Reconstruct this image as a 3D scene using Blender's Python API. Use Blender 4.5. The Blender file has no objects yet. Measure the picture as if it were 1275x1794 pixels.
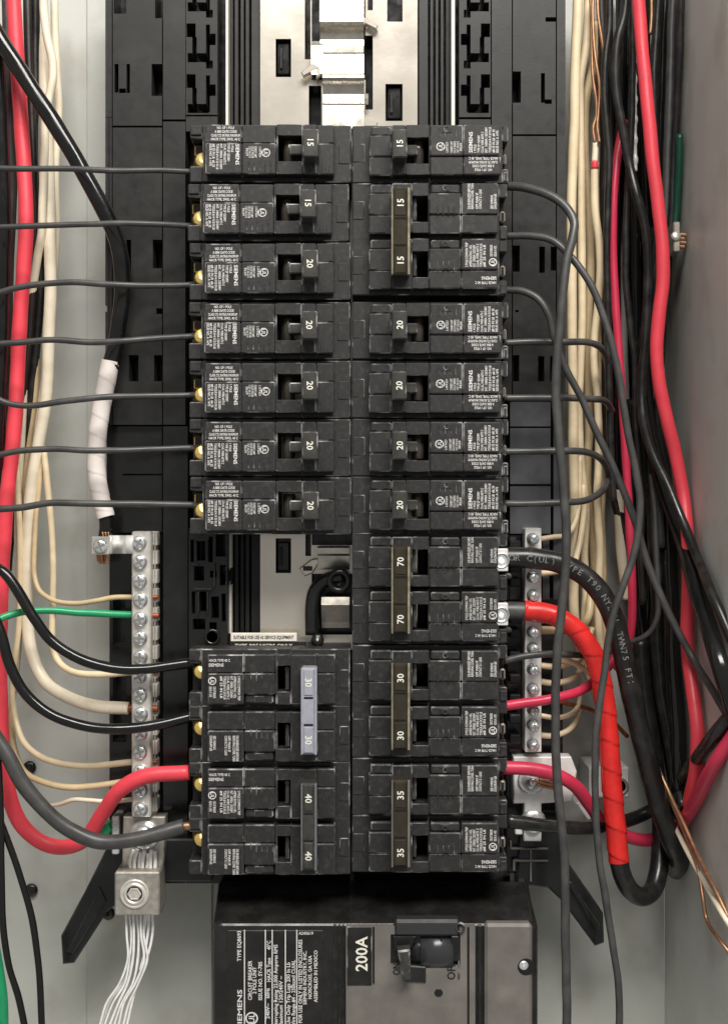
import bpy, math, random
from mathutils import Vector, Matrix
R = math.radians
random.seed(7)
S = 0.00025                       # one unit of the plan = 0.25 mm
D = 2200.0                        # camera distance in plan units
CX, CY = 637.5, 897.0
scene = bpy.context.scene
COL = scene.collection

# ------------------------------------------------------------------ camera, world, lamps, exposure
cam_data = bpy.data.cameras.new("camera")
cam = bpy.data.objects.new("camera", cam_data)
COL.objects.link(cam)
cam.location = (0, -D * S, 0)
cam.rotation_euler = (R(90), 0, 0)
cam_data.sensor_fit = 'VERTICAL'
cam_data.angle = 2 * math.atan(897.0 / D)
cam_data.clip_start = 0.01
cam_data.clip_end = 50
scene.camera = cam

world = bpy.data.worlds.new("World")
scene.world = world
world.use_nodes = True
bg = world.node_tree.nodes["Background"]
bg.inputs[0].default_value = (0.98, 0.98, 0.96, 1)
bg.inputs[1].default_value = 0.31

def area(name, loc, target, sx, sy, power, color):
    d = bpy.data.lights.new(name, 'AREA')
    d.shape = 'RECTANGLE'; d.size = sx; d.size_y = sy; d.energy = power; d.color = color
    o = bpy.data.objects.new(name, d)
    COL.objects.link(o)
    o.location = loc
    o.rotation_euler = (Vector(target) - Vector(loc)).to_track_quat('-Z', 'Y').to_euler()
    return o
area("ceiling_lamp", (0.20, -0.90, 1.01), (0, 0, 0.03), 1.0, 0.42, 29, (1.0, 0.965, 0.91))

scene.view_settings.view_transform = 'Standard'
scene.view_settings.look = 'None'
scene.view_settings.exposure = 0
scene.view_settings.gamma = 1
scene.view_settings.use_curve_mapping = False

# ------------------------------------------------------------------ materials
def mat(name, col, rough=0.5, metal=0.0, var=0.0, vscale=300, bump=0.0, bscale=900, rvar=0.0,
        dust=None, dust_amt=0.0, dust_scale=120, dlo=0.45, dhi=0.8, spec=0.5, coat=0.0, stretch=None):
    m = bpy.data.materials.new(name); m.use_nodes = True
    nt = m.node_tree; n = nt.nodes; l = nt.links
    p = n["Principled BSDF"]
    p.inputs["Base Color"].default_value = (*col, 1)
    p.inputs["Roughness"].default_value = rough
    p.inputs["Metallic"].default_value = metal
    p.inputs["Specular IOR Level"].default_value = spec
    p.inputs["Coat Weight"].default_value = coat
    tc = n.new("ShaderNodeTexCoord")
    vec = tc.outputs["Object"]
    if stretch:
        mp = n.new("ShaderNodeMapping"); mp.inputs["Scale"].default_value = stretch
        l.new(vec, mp.inputs["Vector"]); vec = mp.outputs["Vector"]
    def noise(sc, det=4):
        t = n.new("ShaderNodeTexNoise"); t.inputs["Scale"].default_value = sc; t.inputs["Detail"].default_value = det
        l.new(vec, t.inputs["Vector"]); return t.outputs["Fac"]
    def ramp(src, a, b, lo=0.0, hi=1.0):
        r = n.new("ShaderNodeMapRange"); r.inputs["From Min"].default_value = a; r.inputs["From Max"].default_value = b
        r.inputs["To Min"].default_value = lo; r.inputs["To Max"].default_value = hi
        l.new(src, r.inputs["Value"]); return r.outputs["Result"]
    colour = None
    if var:
        mx = n.new("ShaderNodeMix"); mx.data_type = 'RGBA'
        mx.inputs["A"].default_value = (*[c * (1 - var) for c in col], 1)
        mx.inputs["B"].default_value = (*[min(1, c * (1 + var)) for c in col], 1)
        l.new(ramp(noise(vscale), 0.3, 0.7), mx.inputs["Factor"]); colour = mx.outputs["Result"]
    if dust:
        mx = n.new("ShaderNodeMix"); mx.data_type = 'RGBA'
        if colour: l.new(colour, mx.inputs["A"])
        else: mx.inputs["A"].default_value = (*col, 1)
        mx.inputs["B"].default_value = (*dust, 1)
        l.new(ramp(noise(dust_scale, 8), dlo, dhi, 0, dust_amt), mx.inputs["Factor"]); colour = mx.outputs["Result"]
    if colour: l.new(colour, p.inputs["Base Color"])
    if rvar:
        l.new(ramp(noise(vscale * 0.6 + 17, 6), 0.3, 0.7, max(0.02, rough - rvar), min(1, rough + rvar)), p.inputs["Roughness"])
    if bump:
        b = n.new("ShaderNodeBump"); b.inputs["Strength"].default_value = bump; b.inputs["Distance"].default_value = 0.0004
        l.new(noise(bscale, 3), b.inputs["Height"]); l.new(b.outputs["Normal"], p.inputs["Normal"])
    return m

GREY_DUST = (0.20, 0.19, 0.175)
BRK = mat("breaker_plastic", (0.025, 0.0245, 0.024), 0.46, var=0.08, vscale=900, bump=0.10, bscale=2500, rvar=0.06, dust=GREY_DUST, dust_amt=0.16, dust_scale=420, dlo=0.5, spec=0.36)
BRKEDGE = mat("breaker_worn_edge", (0.05, 0.049, 0.048), 0.5, var=0.3, vscale=900, dust=(0.52, 0.51, 0.50), dust_amt=0.95, dust_scale=130, dlo=0.5, dhi=0.68, spec=0.4)
BASE = mat("base_plastic", (0.0085, 0.0085, 0.008), 0.42, var=0.15, bump=0.06, bscale=1500, rvar=0.07, dust=(0.10, 0.095, 0.085), dust_amt=0.16, dust_scale=60, spec=0.4)
BASEEDGE = mat("base_edge", (0.02, 0.02, 0.019), 0.4, dust=(0.12, 0.12, 0.11), dust_amt=0.4, dust_scale=250)
GLOSS = mat("glossy_black_plastic", (0.009, 0.009, 0.009), 0.2, rvar=0.08, bump=0.03, bscale=600, dust=(0.06, 0.06, 0.055), dust_amt=0.15, dust_scale=90)
MAIN = mat("main_breaker_plastic", (0.012, 0.0115, 0.011), 0.26, var=0.15, rvar=0.08, bump=0.04, bscale=1800, dust=(0.10, 0.095, 0.085), dust_amt=0.18, dust_scale=90)
MAINGREY = mat("main_breaker_satin_cover", (0.155, 0.142, 0.128), 0.40, var=0.12, vscale=120, rvar=0.12, bump=0.08, bscale=1800, dust=(0.30, 0.27, 0.24), dust_amt=0.45, dust_scale=70)
TIE = mat("handle_tie_plastic", (0.032, 0.026, 0.016), 0.22, var=0.2, rvar=0.06, bump=0.03)
TIESHEEN = mat("blue_grey_tie_plastic", (0.34, 0.35, 0.40), 0.28, var=0.1, rvar=0.06)  # pale blue grey is a reflection on the tie, painted into its colour
TIERIM = mat("dark_grey_tie_rim", (0.15, 0.15, 0.16), 0.3, var=0.15)
TIEEDGE = mat("handle_tie_edge", (0.34, 0.30, 0.21), 0.25, var=0.3, metal=0.3)
HANDLE = mat("handle_plastic", (0.038, 0.037, 0.032), 0.3, var=0.2, rvar=0.08, bump=0.05, dust=GREY_DUST, dust_amt=0.2)
BARREL = mat("toggle_barrel_plastic", (0.05, 0.042, 0.033), 0.16, rvar=0.05)
PRINT = mat("white_print", (0.74, 0.72, 0.70), 0.6, var=0.15, vscale=1500)
PRINTDIM = mat("worn_white_print", (0.6, 0.59, 0.57), 0.6, var=0.5, vscale=1400)
NUMBER = mat("handle_number_print", (0.82, 0.80, 0.70), 0.55)
CABLEPRINT = mat("grey_cable_print", (0.17, 0.165, 0.16), 0.6, var=0.6, vscale=900)
PAINT = mat("grey_enclosure_paint", (0.52, 0.525, 0.49), 0.42, var=0.06, vscale=25, bump=0.12, bscale=700, rvar=0.08, dust=(0.34, 0.32, 0.27), dust_amt=0.55, dust_scale=34, dlo=0.52, dhi=0.72)
PAINTEDGE = mat("bare_sheared_edge", (0.85, 0.84, 0.80), 0.4)
DRYWALL = mat("white_wall_paint", (0.92, 0.92, 0.91), 0.8, var=0.02, vscale=20, bump=0.1, bscale=300)
WOOD = mat("pale_wood", (0.50, 0.42, 0.32), 0.75, var=0.35, vscale=60, stretch=(1, 1, 9), bump=0.3, bscale=200)
ALU = mat("aluminium_bar", (0.72, 0.69, 0.63), 0.40, metal=0.5, var=0.15, vscale=250, bump=0.1, bscale=1600, rvar=0.14, dust=(0.5, 0.44, 0.35), dust_amt=0.4, dust_scale=150)
ALUDULL = mat("dull_aluminium_lug", (0.50, 0.47, 0.42), 0.46, metal=0.7, var=0.2, vscale=300, bump=0.25, bscale=2200, rvar=0.12, dust=(0.25, 0.21, 0.15), dust_amt=0.5, dust_scale=190)
ZINC = mat("zinc_screw", (0.80, 0.82, 0.82), 0.3, metal=0.75, var=0.12, vscale=800, rvar=0.1)
TIN = mat("tinned_bus_plate", (0.80, 0.735, 0.64), 0.19, metal=0.66, var=0.06, vscale=60, rvar=0.03, bump=0.05, bscale=400)
STRIP = mat("cream_insulating_strip", (0.80, 0.76, 0.66), 0.45, var=0.08)
BRASS = mat("brass_screw", (0.92, 0.62, 0.20), 0.28, metal=0.6, var=0.2, vscale=700, rvar=0.1)
COPPER = mat("bare_copper", (0.50, 0.28, 0.16), 0.42, metal=0.8, var=0.2, vscale=300, rvar=0.1)
OXCOPPER = mat("oxidised_copper", (0.36, 0.11, 0.05), 0.5, metal=0.6, var=0.4, vscale=700)
STRAND = mat("aluminium_strand", (0.93, 0.90, 0.86), 0.34, metal=0.05, var=0.15, vscale=300, rvar=0.1)
LUGWHITE = mat("bright_lug", (0.86, 0.85, 0.82), 0.36, metal=0.2, var=0.08)
def jacket(name, col, rough=0.33, var=0.08, dust=None, amt=0.0):
    return mat(name, col, rough, var=var, vscale=160, bump=0.10, bscale=450, rvar=0.1, dust=dust, dust_amt=amt, dust_scale=140)
JB = jacket("black_insulation", (0.013, 0.013, 0.013), 0.30, 0.2, (0.11, 0.105, 0.095), 0.25)
JBG = jacket("glossy_black_insulation", (0.008, 0.008, 0.008), 0.16, 0.1)
JBD = jacket("dusty_black_insulation", (0.052, 0.051, 0.050), 0.40, 0.2, (0.15, 0.145, 0.135), 0.35)
JBR = jacket("brown_black_insulation", (0.020, 0.015, 0.014), 0.36, 0.2)
JR = jacket("red_insulation", (0.80, 0.06, 0.085), 0.42, 0.06)
JRP = jacket("pink_red_insulation", (0.62, 0.035, 0.085), 0.36, 0.06)
JRT = jacket("red_electrical_tape", (0.70, 0.026, 0.022), 0.30, 0.12, (0.45, 0.02, 0.02), 0.4)
JWT = jacket("white_electrical_tape", (0.78, 0.71, 0.67), 0.45, 0.05, (0.5, 0.42, 0.35), 0.3)
JC = jacket("cream_insulation", (0.80, 0.66, 0.44), 0.42, 0.08, (0.55, 0.42, 0.25), 0.3)
JCW = jacket("ivory_insulation", (0.84, 0.75, 0.58), 0.42, 0.07, (0.6, 0.45, 0.3), 0.3)
JCD = jacket("yellowed_insulation", (0.66, 0.51, 0.30), 0.45, 0.1, (0.4, 0.3, 0.18), 0.3)
JG = jacket("green_insulation", (0.02, 0.33, 0.14), 0.3, 0.1)
JGD = jacket("dark_green_insulation", (0.006, 0.06, 0.035), 0.35, 0.1)

# ------------------------------------------------------------------ geometry helpers (plan frame: x right, y up, w towards the viewer)
def U(px, py, w):
    k = (D - w) / D
    return ((px - CX) * k, (CY - py) * k, w)
def ux(px, w): return (px - CX) * (D - w) / D
def uy(py, w): return (CY - py) * (D - w) / D
def world_of(p): return Vector((p[0] * S, -p[2] * S, p[1] * S))
ORG = {}

class MB:
    def __init__(s): s.v = []; s.f = []; s.m = []; s.sm = []
    def face(s, idx, mi=0, sm=False): s.f.append(idx); s.m.append(mi); s.sm.append(sm)
    def box(s, x0, x1, y0, y1, w0, w1, b=1.5, mi=0, mb=1):
        if x0 > x1: x0, x1 = x1, x0
        if y0 > y1: y0, y1 = y1, y0
        b = min(b, (x1 - x0) * .45, (y1 - y0) * .45, (w1 - w0) * .45)
        base = len(s.v); idx = {}
        c = ((x0, x1), (y0, y1), (w0, w1))
        for i in (0, 1):
            for j in (0, 1):
                for k in (0, 1):
                    p = [c[0][i], c[1][j], c[2][k]]
                    d = [b if t == 0 else -b for t in (i, j, k)]
                    for a in range(3):
                        q = [p[t] + (d[t] if t != a else 0) for t in range(3)]
                        idx[i, j, k, a] = len(s.v); s.v.append(tuple(q))
        def K(a, va, o, vo, q, vq):
            t = [0, 0, 0]; t[a] = va; t[o] = vo; t[q] = vq
            return tuple(t)
        for a in range(3):
            o, q = (a + 1) % 3, (a + 2) % 3
            for va in (0, 1):
                ring = [(0, 0), (1, 0), (1, 1), (0, 1)]
                fc = [idx[(*K(a, va, o, r[0], q, r[1]), a)] for r in ring]
                if va == 0: fc.reverse()
                s.face(fc, mi)
            for vo in (0, 1):
                for vq in (0, 1):
                    p0, p1 = K(a, 0, o, vo, q, vq), K(a, 1, o, vo, q, vq)
                    fc = [idx[(*p0, o)], idx[(*p1, o)], idx[(*p1, q)], idx[(*p0, q)]]
                    if vo == vq: fc.reverse()
                    s.face(fc, mb)
        for key in [(i, j, k) for i in (0, 1) for j in (0, 1) for k in (0, 1)]:
            fc = [idx[(*key, a)] for a in range(3)]
            if sum(key) % 2 == 0: fc.reverse()
            s.face(fc, mb)
        return s
    def bp(s, px0, px1, py0, py1, w0, w1, b=1.5, mi=0, mb=1):
        return s.box(ux(px0, w1), ux(px1, w1), uy(py1, w1), uy(py0, w1), w0, w1, b, mi, mb)
    def lathe(s, c, axis, prof, n=20, mi=0, cap=True, sm=True):
        ax = Vector(axis).normalized()
        t = Vector((0, 1, 0)) if abs(ax.y) < .8 else Vector((1, 0, 0))
        e1 = ax.cross(t).normalized(); e2 = ax.cross(e1); c = Vector(c)
        base = len(s.v)
        for r, h in prof:
            for i in range(n):
                a = 2 * math.pi * i / n
                s.v.append(tuple(c + ax * h + (e1 * math.cos(a) + e2 * math.sin(a)) * r))
        for j in range(len(prof) - 1):
            for i in range(n):
                k = (i + 1) % n
                s.face([base + j * n + i, base + j * n + k, base + (j + 1) * n + k, base + (j + 1) * n + i], mi, sm)
        if cap:
            s.face([base + i for i in range(n)][::-1], mi)
            s.face([base + (len(prof) - 1) * n + i for i in range(n)], mi)
        return s
    def tube(s, pts, rad, n=12, mi=0, cap=True, radf=None):
        P = [Vector(p) for p in pts]; N = len(P); base = len(s.v)
        T = [(P[min(i + 1, N - 1)] - P[max(i - 1, 0)]).normalized() for i in range(N)]
        e = Vector((0, 0, 1)) if abs(T[0].z) < .9 else Vector((1, 0, 0))
        e = (e - T[0] * e.dot(T[0])).normalized(); L = 0
        for i in range(N):
            e = (e - T[i] * e.dot(T[i])).normalized(); f = T[i].cross(e)
            if i: L += (P[i] - P[i - 1]).length
            r = rad[i] if isinstance(rad, list) else rad
            for j in range(n):
                a = 2 * math.pi * j / n
                rr = r * (radf(L, a) if radf else 1)
                s.v.append(tuple(P[i] + (e * math.cos(a) + f * math.sin(a)) * rr))
        for i in range(N - 1):
            for j in range(n):
                k = (j + 1) % n
                s.face([base + i * n + j, base + i * n + k, base + (i + 1) * n + k, base + (i + 1) * n + j], mi, True)
        if cap:
            s.face([base + j for j in range(n)][::-1], mi)
            s.face([base + (N - 1) * n + j for j in range(n)], mi)
        return s
    def plate(s, x0, x1, y0, y1, w, th, holes, mi=0, me=1):
        """a sheet with rectangular holes; all in plan units"""
        xs = sorted({x0, x1, *[h[0] for h in holes], *[h[1] for h in holes]}); xs = [x for x in xs if x0 <= x <= x1]
        ys = sorted({y0, y1, *[h[2] for h in holes], *[h[3] for h in holes]}); ys = [y for y in ys if y0 <= y <= y1]
        solid = {}
        for i in range(len(xs) - 1):
            for j in range(len(ys) - 1):
                mx, my = (xs[i] + xs[i + 1]) / 2, (ys[j] + ys[j + 1]) / 2
                solid[i, j] = not any(h[0] < mx < h[1] and h[2] < my < h[3] for h in holes)
        vid = {}
        def V(i, j, k):
            if (i, j, k) not in vid:
                vid[i, j, k] = len(s.v); s.v.append((xs[i], ys[j], w - k * th))
            return vid[i, j, k]
        for (i, j), ok in solid.items():
            if not ok: continue
            s.face([V(i, j, 0), V(i + 1, j, 0), V(i + 1, j + 1, 0), V(i, j + 1, 0)], mi)
            s.face([V(i, j, 1), V(i, j + 1, 1), V(i + 1, j + 1, 1), V(i + 1, j, 1)], mi)
            for di, dj, a, b in ((-1, 0, (0, 1), (0, 0)), (1, 0, (1, 0), (1, 1)), (0, -1, (0, 0), (1, 0)), (0, 1, (1, 1), (0, 1))):
                if not solid.get((i + di, j + dj), False):
                    A, B = (i + a[0], j + a[1]), (i + b[0], j + b[1])
                    s.face([V(*A, 0), V(*A, 1), V(*B, 1), V(*B, 0)], me)
        return s
    def pplate(s, px0, px1, py0, py1, w, th, holes, mi=0, me=1):
        return s.plate(ux(px0, w), ux(px1, w), uy(py1, w), uy(py0, w), w, th,
                       [(ux(a, w), ux(b, w), uy(d, w), uy(c, w)) for a, b, c, d in holes], mi, me)
    def prism(s, poly, w0, w1, b=2, mi=0, mb=1):
        """polygon in photo pixels at w1, extruded back to w0, bevelled front edge"""
        P = [Vector((ux(x, w1), uy(y, w1))) for x, y in poly]
        ar = sum(P[i].x * P[(i + 1) % len(P)].y - P[(i + 1) % len(P)].x * P[i].y for i in range(len(P)))
        if ar < 0: P.reverse()
        n = len(P); base = len(s.v); inn = []
        for i in range(n):
            a, c, d = P[i - 1], P[i], P[(i + 1) % n]
            n1 = Vector((-(c - a).y, (c - a).x)).normalized(); n2 = Vector((-(d - c).y, (d - c).x)).normalized()
            m = n1 + n2
            if m.length < .3: m = n1
            inn.append(c + m.normalized() * b / max(.4, m.normalized().dot(n1)))
        for p in P: s.v.append((p.x, p.y, w0))
        for p in P: s.v.append((p.x, p.y, w1 - b))
        for p in inn: s.v.append((p.x, p.y, w1))
        for i in range(n):
            k = (i + 1) % n
            s.face([base + i, base + k, base + n + k, base + n + i], mi)
            s.face([base + n + i, base + n + k, base + 2 * n + k, base + 2 * n + i], mb)
        s.face([base + 2 * n + i for i in range(n)], mi)
        s.face([base + i for i in range(n)][::-1], mi)
        return s
    def text(s, txt, x, y, w, h=None, rot=0, length=None, mi=0, anchor=0.5, fn=None):
        """flat lettering centred on (x, y) in plan units; h = cap height, length squeezes the run"""
        vs, fs, bw, bh = glyphs(txt)
        k = h / 0.70; kx = k
        if length: kx = min(k * 1.6, length / max(bw, 1e-6))
        ca, sa = math.cos(R(rot)), math.sin(R(rot)); base = len(s.v)
        for vx, vy in vs:
            a, b_ = (vx - bw * anchor) * kx, (vy - 0.35) * k
            q = (x + a * ca - b_ * sa, y + a * sa + b_ * ca, w)
            s.v.append(fn(*q) if fn else q)
        for f in fs: s.face([base + i for i in f], mi)
        return s
    def build(s, name, mats, parent=None, origin=None, label=None):
        if not isinstance(mats, (list, tuple)): mats = [mats, mats]
        if parent is not None: o3 = ORG[parent.name]
        else:
            if origin is None:
                n = len(s.v); origin = tuple(sum(v[i] for v in s.v) / n for i in range(3))
            o3 = origin
        me = bpy.data.meshes.new(name)
        me.from_pydata([tuple(world_of((v[0] - o3[0], v[1] - o3[1], v[2] - o3[2]))) for v in s.v], [], s.f)
        for m in mats: me.materials.append(m)
        nm = len(mats)
        me.polygons.foreach_set("material_index", [min(i, nm - 1) for i in s.m])
        me.polygons.foreach_set("use_smooth", s.sm)
        me.update()
        o = bpy.data.objects.new(name, me); COL.objects.link(o)
        if parent is not None: o.parent = parent
        else: o.location = world_of(o3)
        ORG[o.name] = o3
        if label: o["label"] = label
        return o

_G = {}
def glyphs(txt):
    if txt in _G: return _G[txt]
    cu = bpy.data.curves.new("lettering", 'FONT'); cu.body = txt; cu.size = 1; cu.resolution_u = 2; cu.offset = 0.016
    ob = bpy.data.objects.new("lettering", cu); COL.objects.link(ob)
    dg = bpy.context.evaluated_depsgraph_get()
    me = bpy.data.meshes.new_from_object(ob.evaluated_get(dg))
    vs = [(v.co.x, v.co.y) for v in me.vertices]; fs = [list(p.vertices) for p in me.polygons]
    x0 = min((v[0] for v in vs), default=0); x1 = max((v[0] for v in vs), default=1)
    vs = [(x - x0, y) for x, y in vs]
    bpy.data.objects.remove(ob); bpy.data.curves.remove(cu); bpy.data.meshes.remove(me)
    _G[txt] = (vs, fs, x1 - x0, 0.7)
    return _G[txt]

def thing(name, label, cat, origin, group=None):
    o = bpy.data.objects.new(name, None); COL.objects.link(o); o.empty_display_size = 0.01
    o.location = world_of(origin); ORG[o.name] = origin
    o["label"] = label; o["category"] = cat
    if group: o["group"] = group
    return o
def tag(o, label, cat, group=None):
    o["label"] = label; o["category"] = cat
    if group: o["group"] = group
    return o
def kids(o): return [c for c in COL.objects if c.parent == o]
def copy_tree(o, parent=None):
    c = o.copy(); COL.objects.link(c); c.parent = parent
    ORG[c.name] = ORG[o.name]
    for k in kids(o): copy_tree(k, c)
    return c
def spline(pts, per=8):
    P = [Vector(p) for p in pts]
    if len(P) == 2: return [P[0].lerp(P[1], t / per) for t in range(per + 1)]
    P = [P[0] * 2 - P[1]] + P + [P[-1] * 2 - P[-2]]
    out = []
    for i in range(1, len(P) - 2):
        p0, p1, p2, p3 = P[i - 1:i + 3]
        t0 = 0; t1 = t0 + max(1e-4, (p1 - p0).length ** .5); t2 = t1 + max(1e-4, (p2 - p1).length ** .5); t3 = t2 + max(1e-4, (p3 - p2).length ** .5)
        for k in range(per):
            t = t1 + (t2 - t1) * k / per
            A1 = p0 * ((t1 - t) / (t1 - t0)) + p1 * ((t - t0) / (t1 - t0)); A2 = p1 * ((t2 - t) / (t2 - t1)) + p2 * ((t - t1) / (t2 - t1)); A3 = p2 * ((t3 - t) / (t3 - t2)) + p3 * ((t - t2) / (t3 - t2))
            B1 = A1 * ((t2 - t) / (t2 - t0)) + A2 * ((t - t0) / (t2 - t0)); B2 = A2 * ((t3 - t) / (t3 - t1)) + A3 * ((t - t1) / (t3 - t1))
            out.append(B1 * ((t2 - t) / (t2 - t1)) + B2 * ((t - t1) / (t2 - t1)))
    out.append(P[-2]); return out
def path(pts, w, per=8):
    ws = w if isinstance(w, (list, tuple)) else [w] * len(pts)
    return spline([U(x, y, d) for (x, y), d in zip(pts, ws)], per)
def wob(r):
    a, b, c = random.uniform(0, 6), random.uniform(.02, .05), random.uniform(.008, .02)
    return lambda L, t: 1 + .018 * math.sin(L * b + a) + .012 * math.sin(L * c * 5 + 2 * t)
def wire(name, label, m, width, pts, w, group=None, cat="wire", tips=(), n=12, per=8, parent=None):
    """a round conductor; tips = [(points, w, width, material)] become bare ends that are parts of it"""
    ws = list(w) if isinstance(w, (list, tuple)) else [w] * len(pts)
    for i, (x, y) in enumerate(pts):          # keep clear of the right side wall
        if x > 1100: ws[i] = max(ws[i], min(185, D - D * (XR - 5) / (x + width / 2 - CX)))
    w = ws
    kk = (D - sum(ws) / len(ws)) / D
    P = path(pts, w, per); L = 0
    a1, a2, f1, f2 = random.uniform(0, 6), random.uniform(0, 6), random.uniform(.018, .035), random.uniform(.05, .09)
    am = random.uniform(.3, .9) if width < 22 else .5
    for i in range(1, len(P) - 1):
        L += (P[i] - P[i - 1]).length
        d = am * (math.sin(L * f1 + a1) * .8 + math.sin(L * f2 + a2) * .35)
        t = (P[i + 1] - P[i - 1]).normalized()
        P[i] = P[i] + Vector((-t.y, t.x, 0)) * d
    mb = MB().tube(P, width / 2 * kk, n, radf=wob(width))
    o = mb.build(name, m); tag(o, label, cat, group)
    for tp, tw, twid, tm in tips:
        MB().tube(path(tp, tw, 4), twid / 2, 8).build("bare_end", tm, o)
    return o

# ------------------------------------------------------------------ the setting: wall round the box
WB, WF = -262, 200                 # back of the enclosure, front of its rim
XL, XR = -735.0, 588.0
YT, YB = 1750.0, -1130.0
mb = MB()
for a, b, c, d in ((-3500, XL - 8, -2800, 2800), (XR + 8, 3500, -2800, 2800), (XL - 8, XR + 8, YT + 8, 2800), (XL - 8, XR + 8, -2800, YB - 8)):
    mb.box(a, b, c, d, WF - 60, WF - 6, .5, 0, 0)
o = mb.build("wall", DRYWALL); o["kind"] = "structure"

# ------------------------------------------------------------------ enclosure
enc = thing("electrical_enclosure", "grey painted sheet metal box that holds the whole breaker panel", "electrical box", U(CX, CY, WB))
mb = MB(); mb.box(XL, XR, YB, YT, WB - 5, WB, .5, 0, 0); mb.build("back_panel", PAINT, enc)
mb = MB(); mb.box(ux(152, WB + 5), ux(372, WB + 5), YB + 10, YT - 10, WB + .5, WB + 5, 3, 0, 0); mb.build("raised_back_panel", PAINT, enc)
for a, b in ((XR, XR + 5), (XL - 5, XL)):
    mb = MB(); mb.box(a, b, YB, YT, WB, WF, 1, 0, 0); mb.build("side_wall", PAINT, enc)
mb = MB(); mb.box(XL, XR, YT, YT + 5, WB, WF, 1, 0, 0); mb.build("top_wall", PAINT, enc)
mb = MB(); mb.box(XL, XR, YB - 5, YB, WB, WF, 1, 0, 0); mb.build("bottom_wall", PAINT, enc)
for px, py in ((190, 1600), (52, 1345), (55, 1560)):
    c = U(px, py, WB + 6)
    MB().lathe(c, (0, 0, 1), [(13, -3), (13, 1), (10, 4), (5, 5), (0, 5.2)], 16).build("mounting_rivet", GLOSS, enc)

# ------------------------------------------------------------------ black plastic interior base
RW = -92
base = thing("panel_interior", "black plastic mounting base with slotted side rails behind the breakers", "mounting base", U(CX, CY, -150))
BM = [BASE, BASEEDGE]
mb = MB(); mb.bp(192, 325, -40, 1548, -190, -150, 1); mb.build("backing", [GLOSS, GLOSS], base)
mb = MB(); mb.bp(326, 893, -40, 1548, -190, -150, 1); mb.build("backing", [GLOSS, GLOSS], base)
mb = MB(); mb.bp(894, 985, -40, 1500, -190, -150, 1); mb.build("backing", [GLOSS, GLOSS], base)
def mirror(l): return [(1178 - b, 1178 - a, c, d) for a, b, c, d in l]
# --- left rail
def rail(px0, px1, py0, py1, w, holes, name="rail_plate", mats=BM):
    mb = MB(); mb.pplate(px0, px1, py0, py1, w, 50, holes); return mb.build(name, mats, base)
rail(185, 196.5, -30, 205, RW - 5, [])
rail(185, 191, 206, 745, RW - 5, [(185, 188, 535, 546)]); rail(192, 196.5, 206, 745, RW - 3, [])
rail(198, 284, -30, 220, RW, [(200, 222, -30, 24), (272, 284, -30, 32), (201, 208, 112, 162), (209, 221, 155, 163), (222, 228, 112, 163), (266, 284, 112, 168)])
rail(198, 284, 223.5, 744, RW, [(222, 230, 420, 475), (268, 284, 420, 470), (226, 243, 622, 668), (270, 284, 622, 668), (274, 284, 540, 550)])
rail(187, 284, 747, 933, RW - 14, [(215, 284, 830, 833)], mats=[GLOSS, BASEEDGE])
rail(286, 325, -30, 209, RW + 2, [])
rail(286, 325, 213, 744, RW + 2, [])
rail(286, 329, 747, 1545, RW + 2, [], mats=[GLOSS, BASEEDGE])
rail(194, 284, 936, 1480, RW - 18, [(198, 220, 1050, 1130), (198, 222, 1170, 1300)], mats=[GLOSS, BASEEDGE])
# --- right rail
rail(898, 973, -30, 235, RW, [(898, 912, 125, 180), (947, 954, 128, 180), (954, 966, 174, 182), (955, 973, 30, 38)])
rail(975, 990, -30, 700, RW - 6, [])
rail(898, 973, 238.5, 700, RW, [(898, 910, 430, 476), (944, 954, 432, 478), (964, 973, 432, 474), (893, 909, 622, 668), (942, 953, 624, 668), (963, 972, 624, 668), (902, 908, 543, 547)])
rail(861, 896, -30, 700, RW + 2, [])
BLUESHEEN = mat("dusty_cover_plastic", (0.055, 0.056, 0.06), 0.22, var=0.3, vscale=60, rvar=0.1, dust=(0.14, 0.145, 0.155), dust_amt=0.5, dust_scale=45)  # bluish grey reflections on the glossy cover, painted as base and patch colour
rail(893, 964, 704, 747, RW - 4, [], mats=[BLUESHEEN, BASEEDGE])
rail(893, 964, 750, 848, RW - 4, [], mats=[BLUESHEEN, BASEEDGE])
rail(893, 964, 852, 935, RW - 4, [], mats=[BLUESHEEN, BASEEDGE])
rail(893, 962, 938, 1050, RW - 10, [(903, 950, 940, 1048)], mats=[BLUESHEEN, BASEEDGE])
rail(969, 984, 704, 1050, RW - 8, [], mats=[BLUESHEEN, BASEEDGE])
# --- terminal strips with keyholes at the top
def strip(px0, px1, py0, py1, flip, period=89, start=12):
    hs = []
    f = (lambda a, b: (px0 + px1 - b, px0 + px1 - a)) if flip else (lambda a, b: (a, b))
    y = start
    while y < py1 - 20:
        for a, b, c, d in ((327, 343, 18, 42), (337, 345, 42, 72), (329, 366, 70, 86), (361, 368, 20, 84), (368, 378, 36, 56), (361, 373, -6, 8)):
            A, B = f(a - 326 + px0, b - 326 + px0)
            hs.append((A, B, y + c, y + d))
        y += period
    hs = [h for h in hs if h[2] > py0 + 2 and h[3] < py1 - 2]
    return MB().pplate(px0, px1, py0, py1, RW, 40, hs).build("terminal_strip", BM, base)
strip(326, 381, -60, 201, False, 89, -66)
strip(804, 859, -60, 205, True, 89, -66)
MB().pplate(326, 381, 204, 230, RW, 40, []).build("terminal_strip", BM, base)
MB().pplate(804, 859, 209, 230, RW, 40, []).build("terminal_strip", BM, base)
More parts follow.
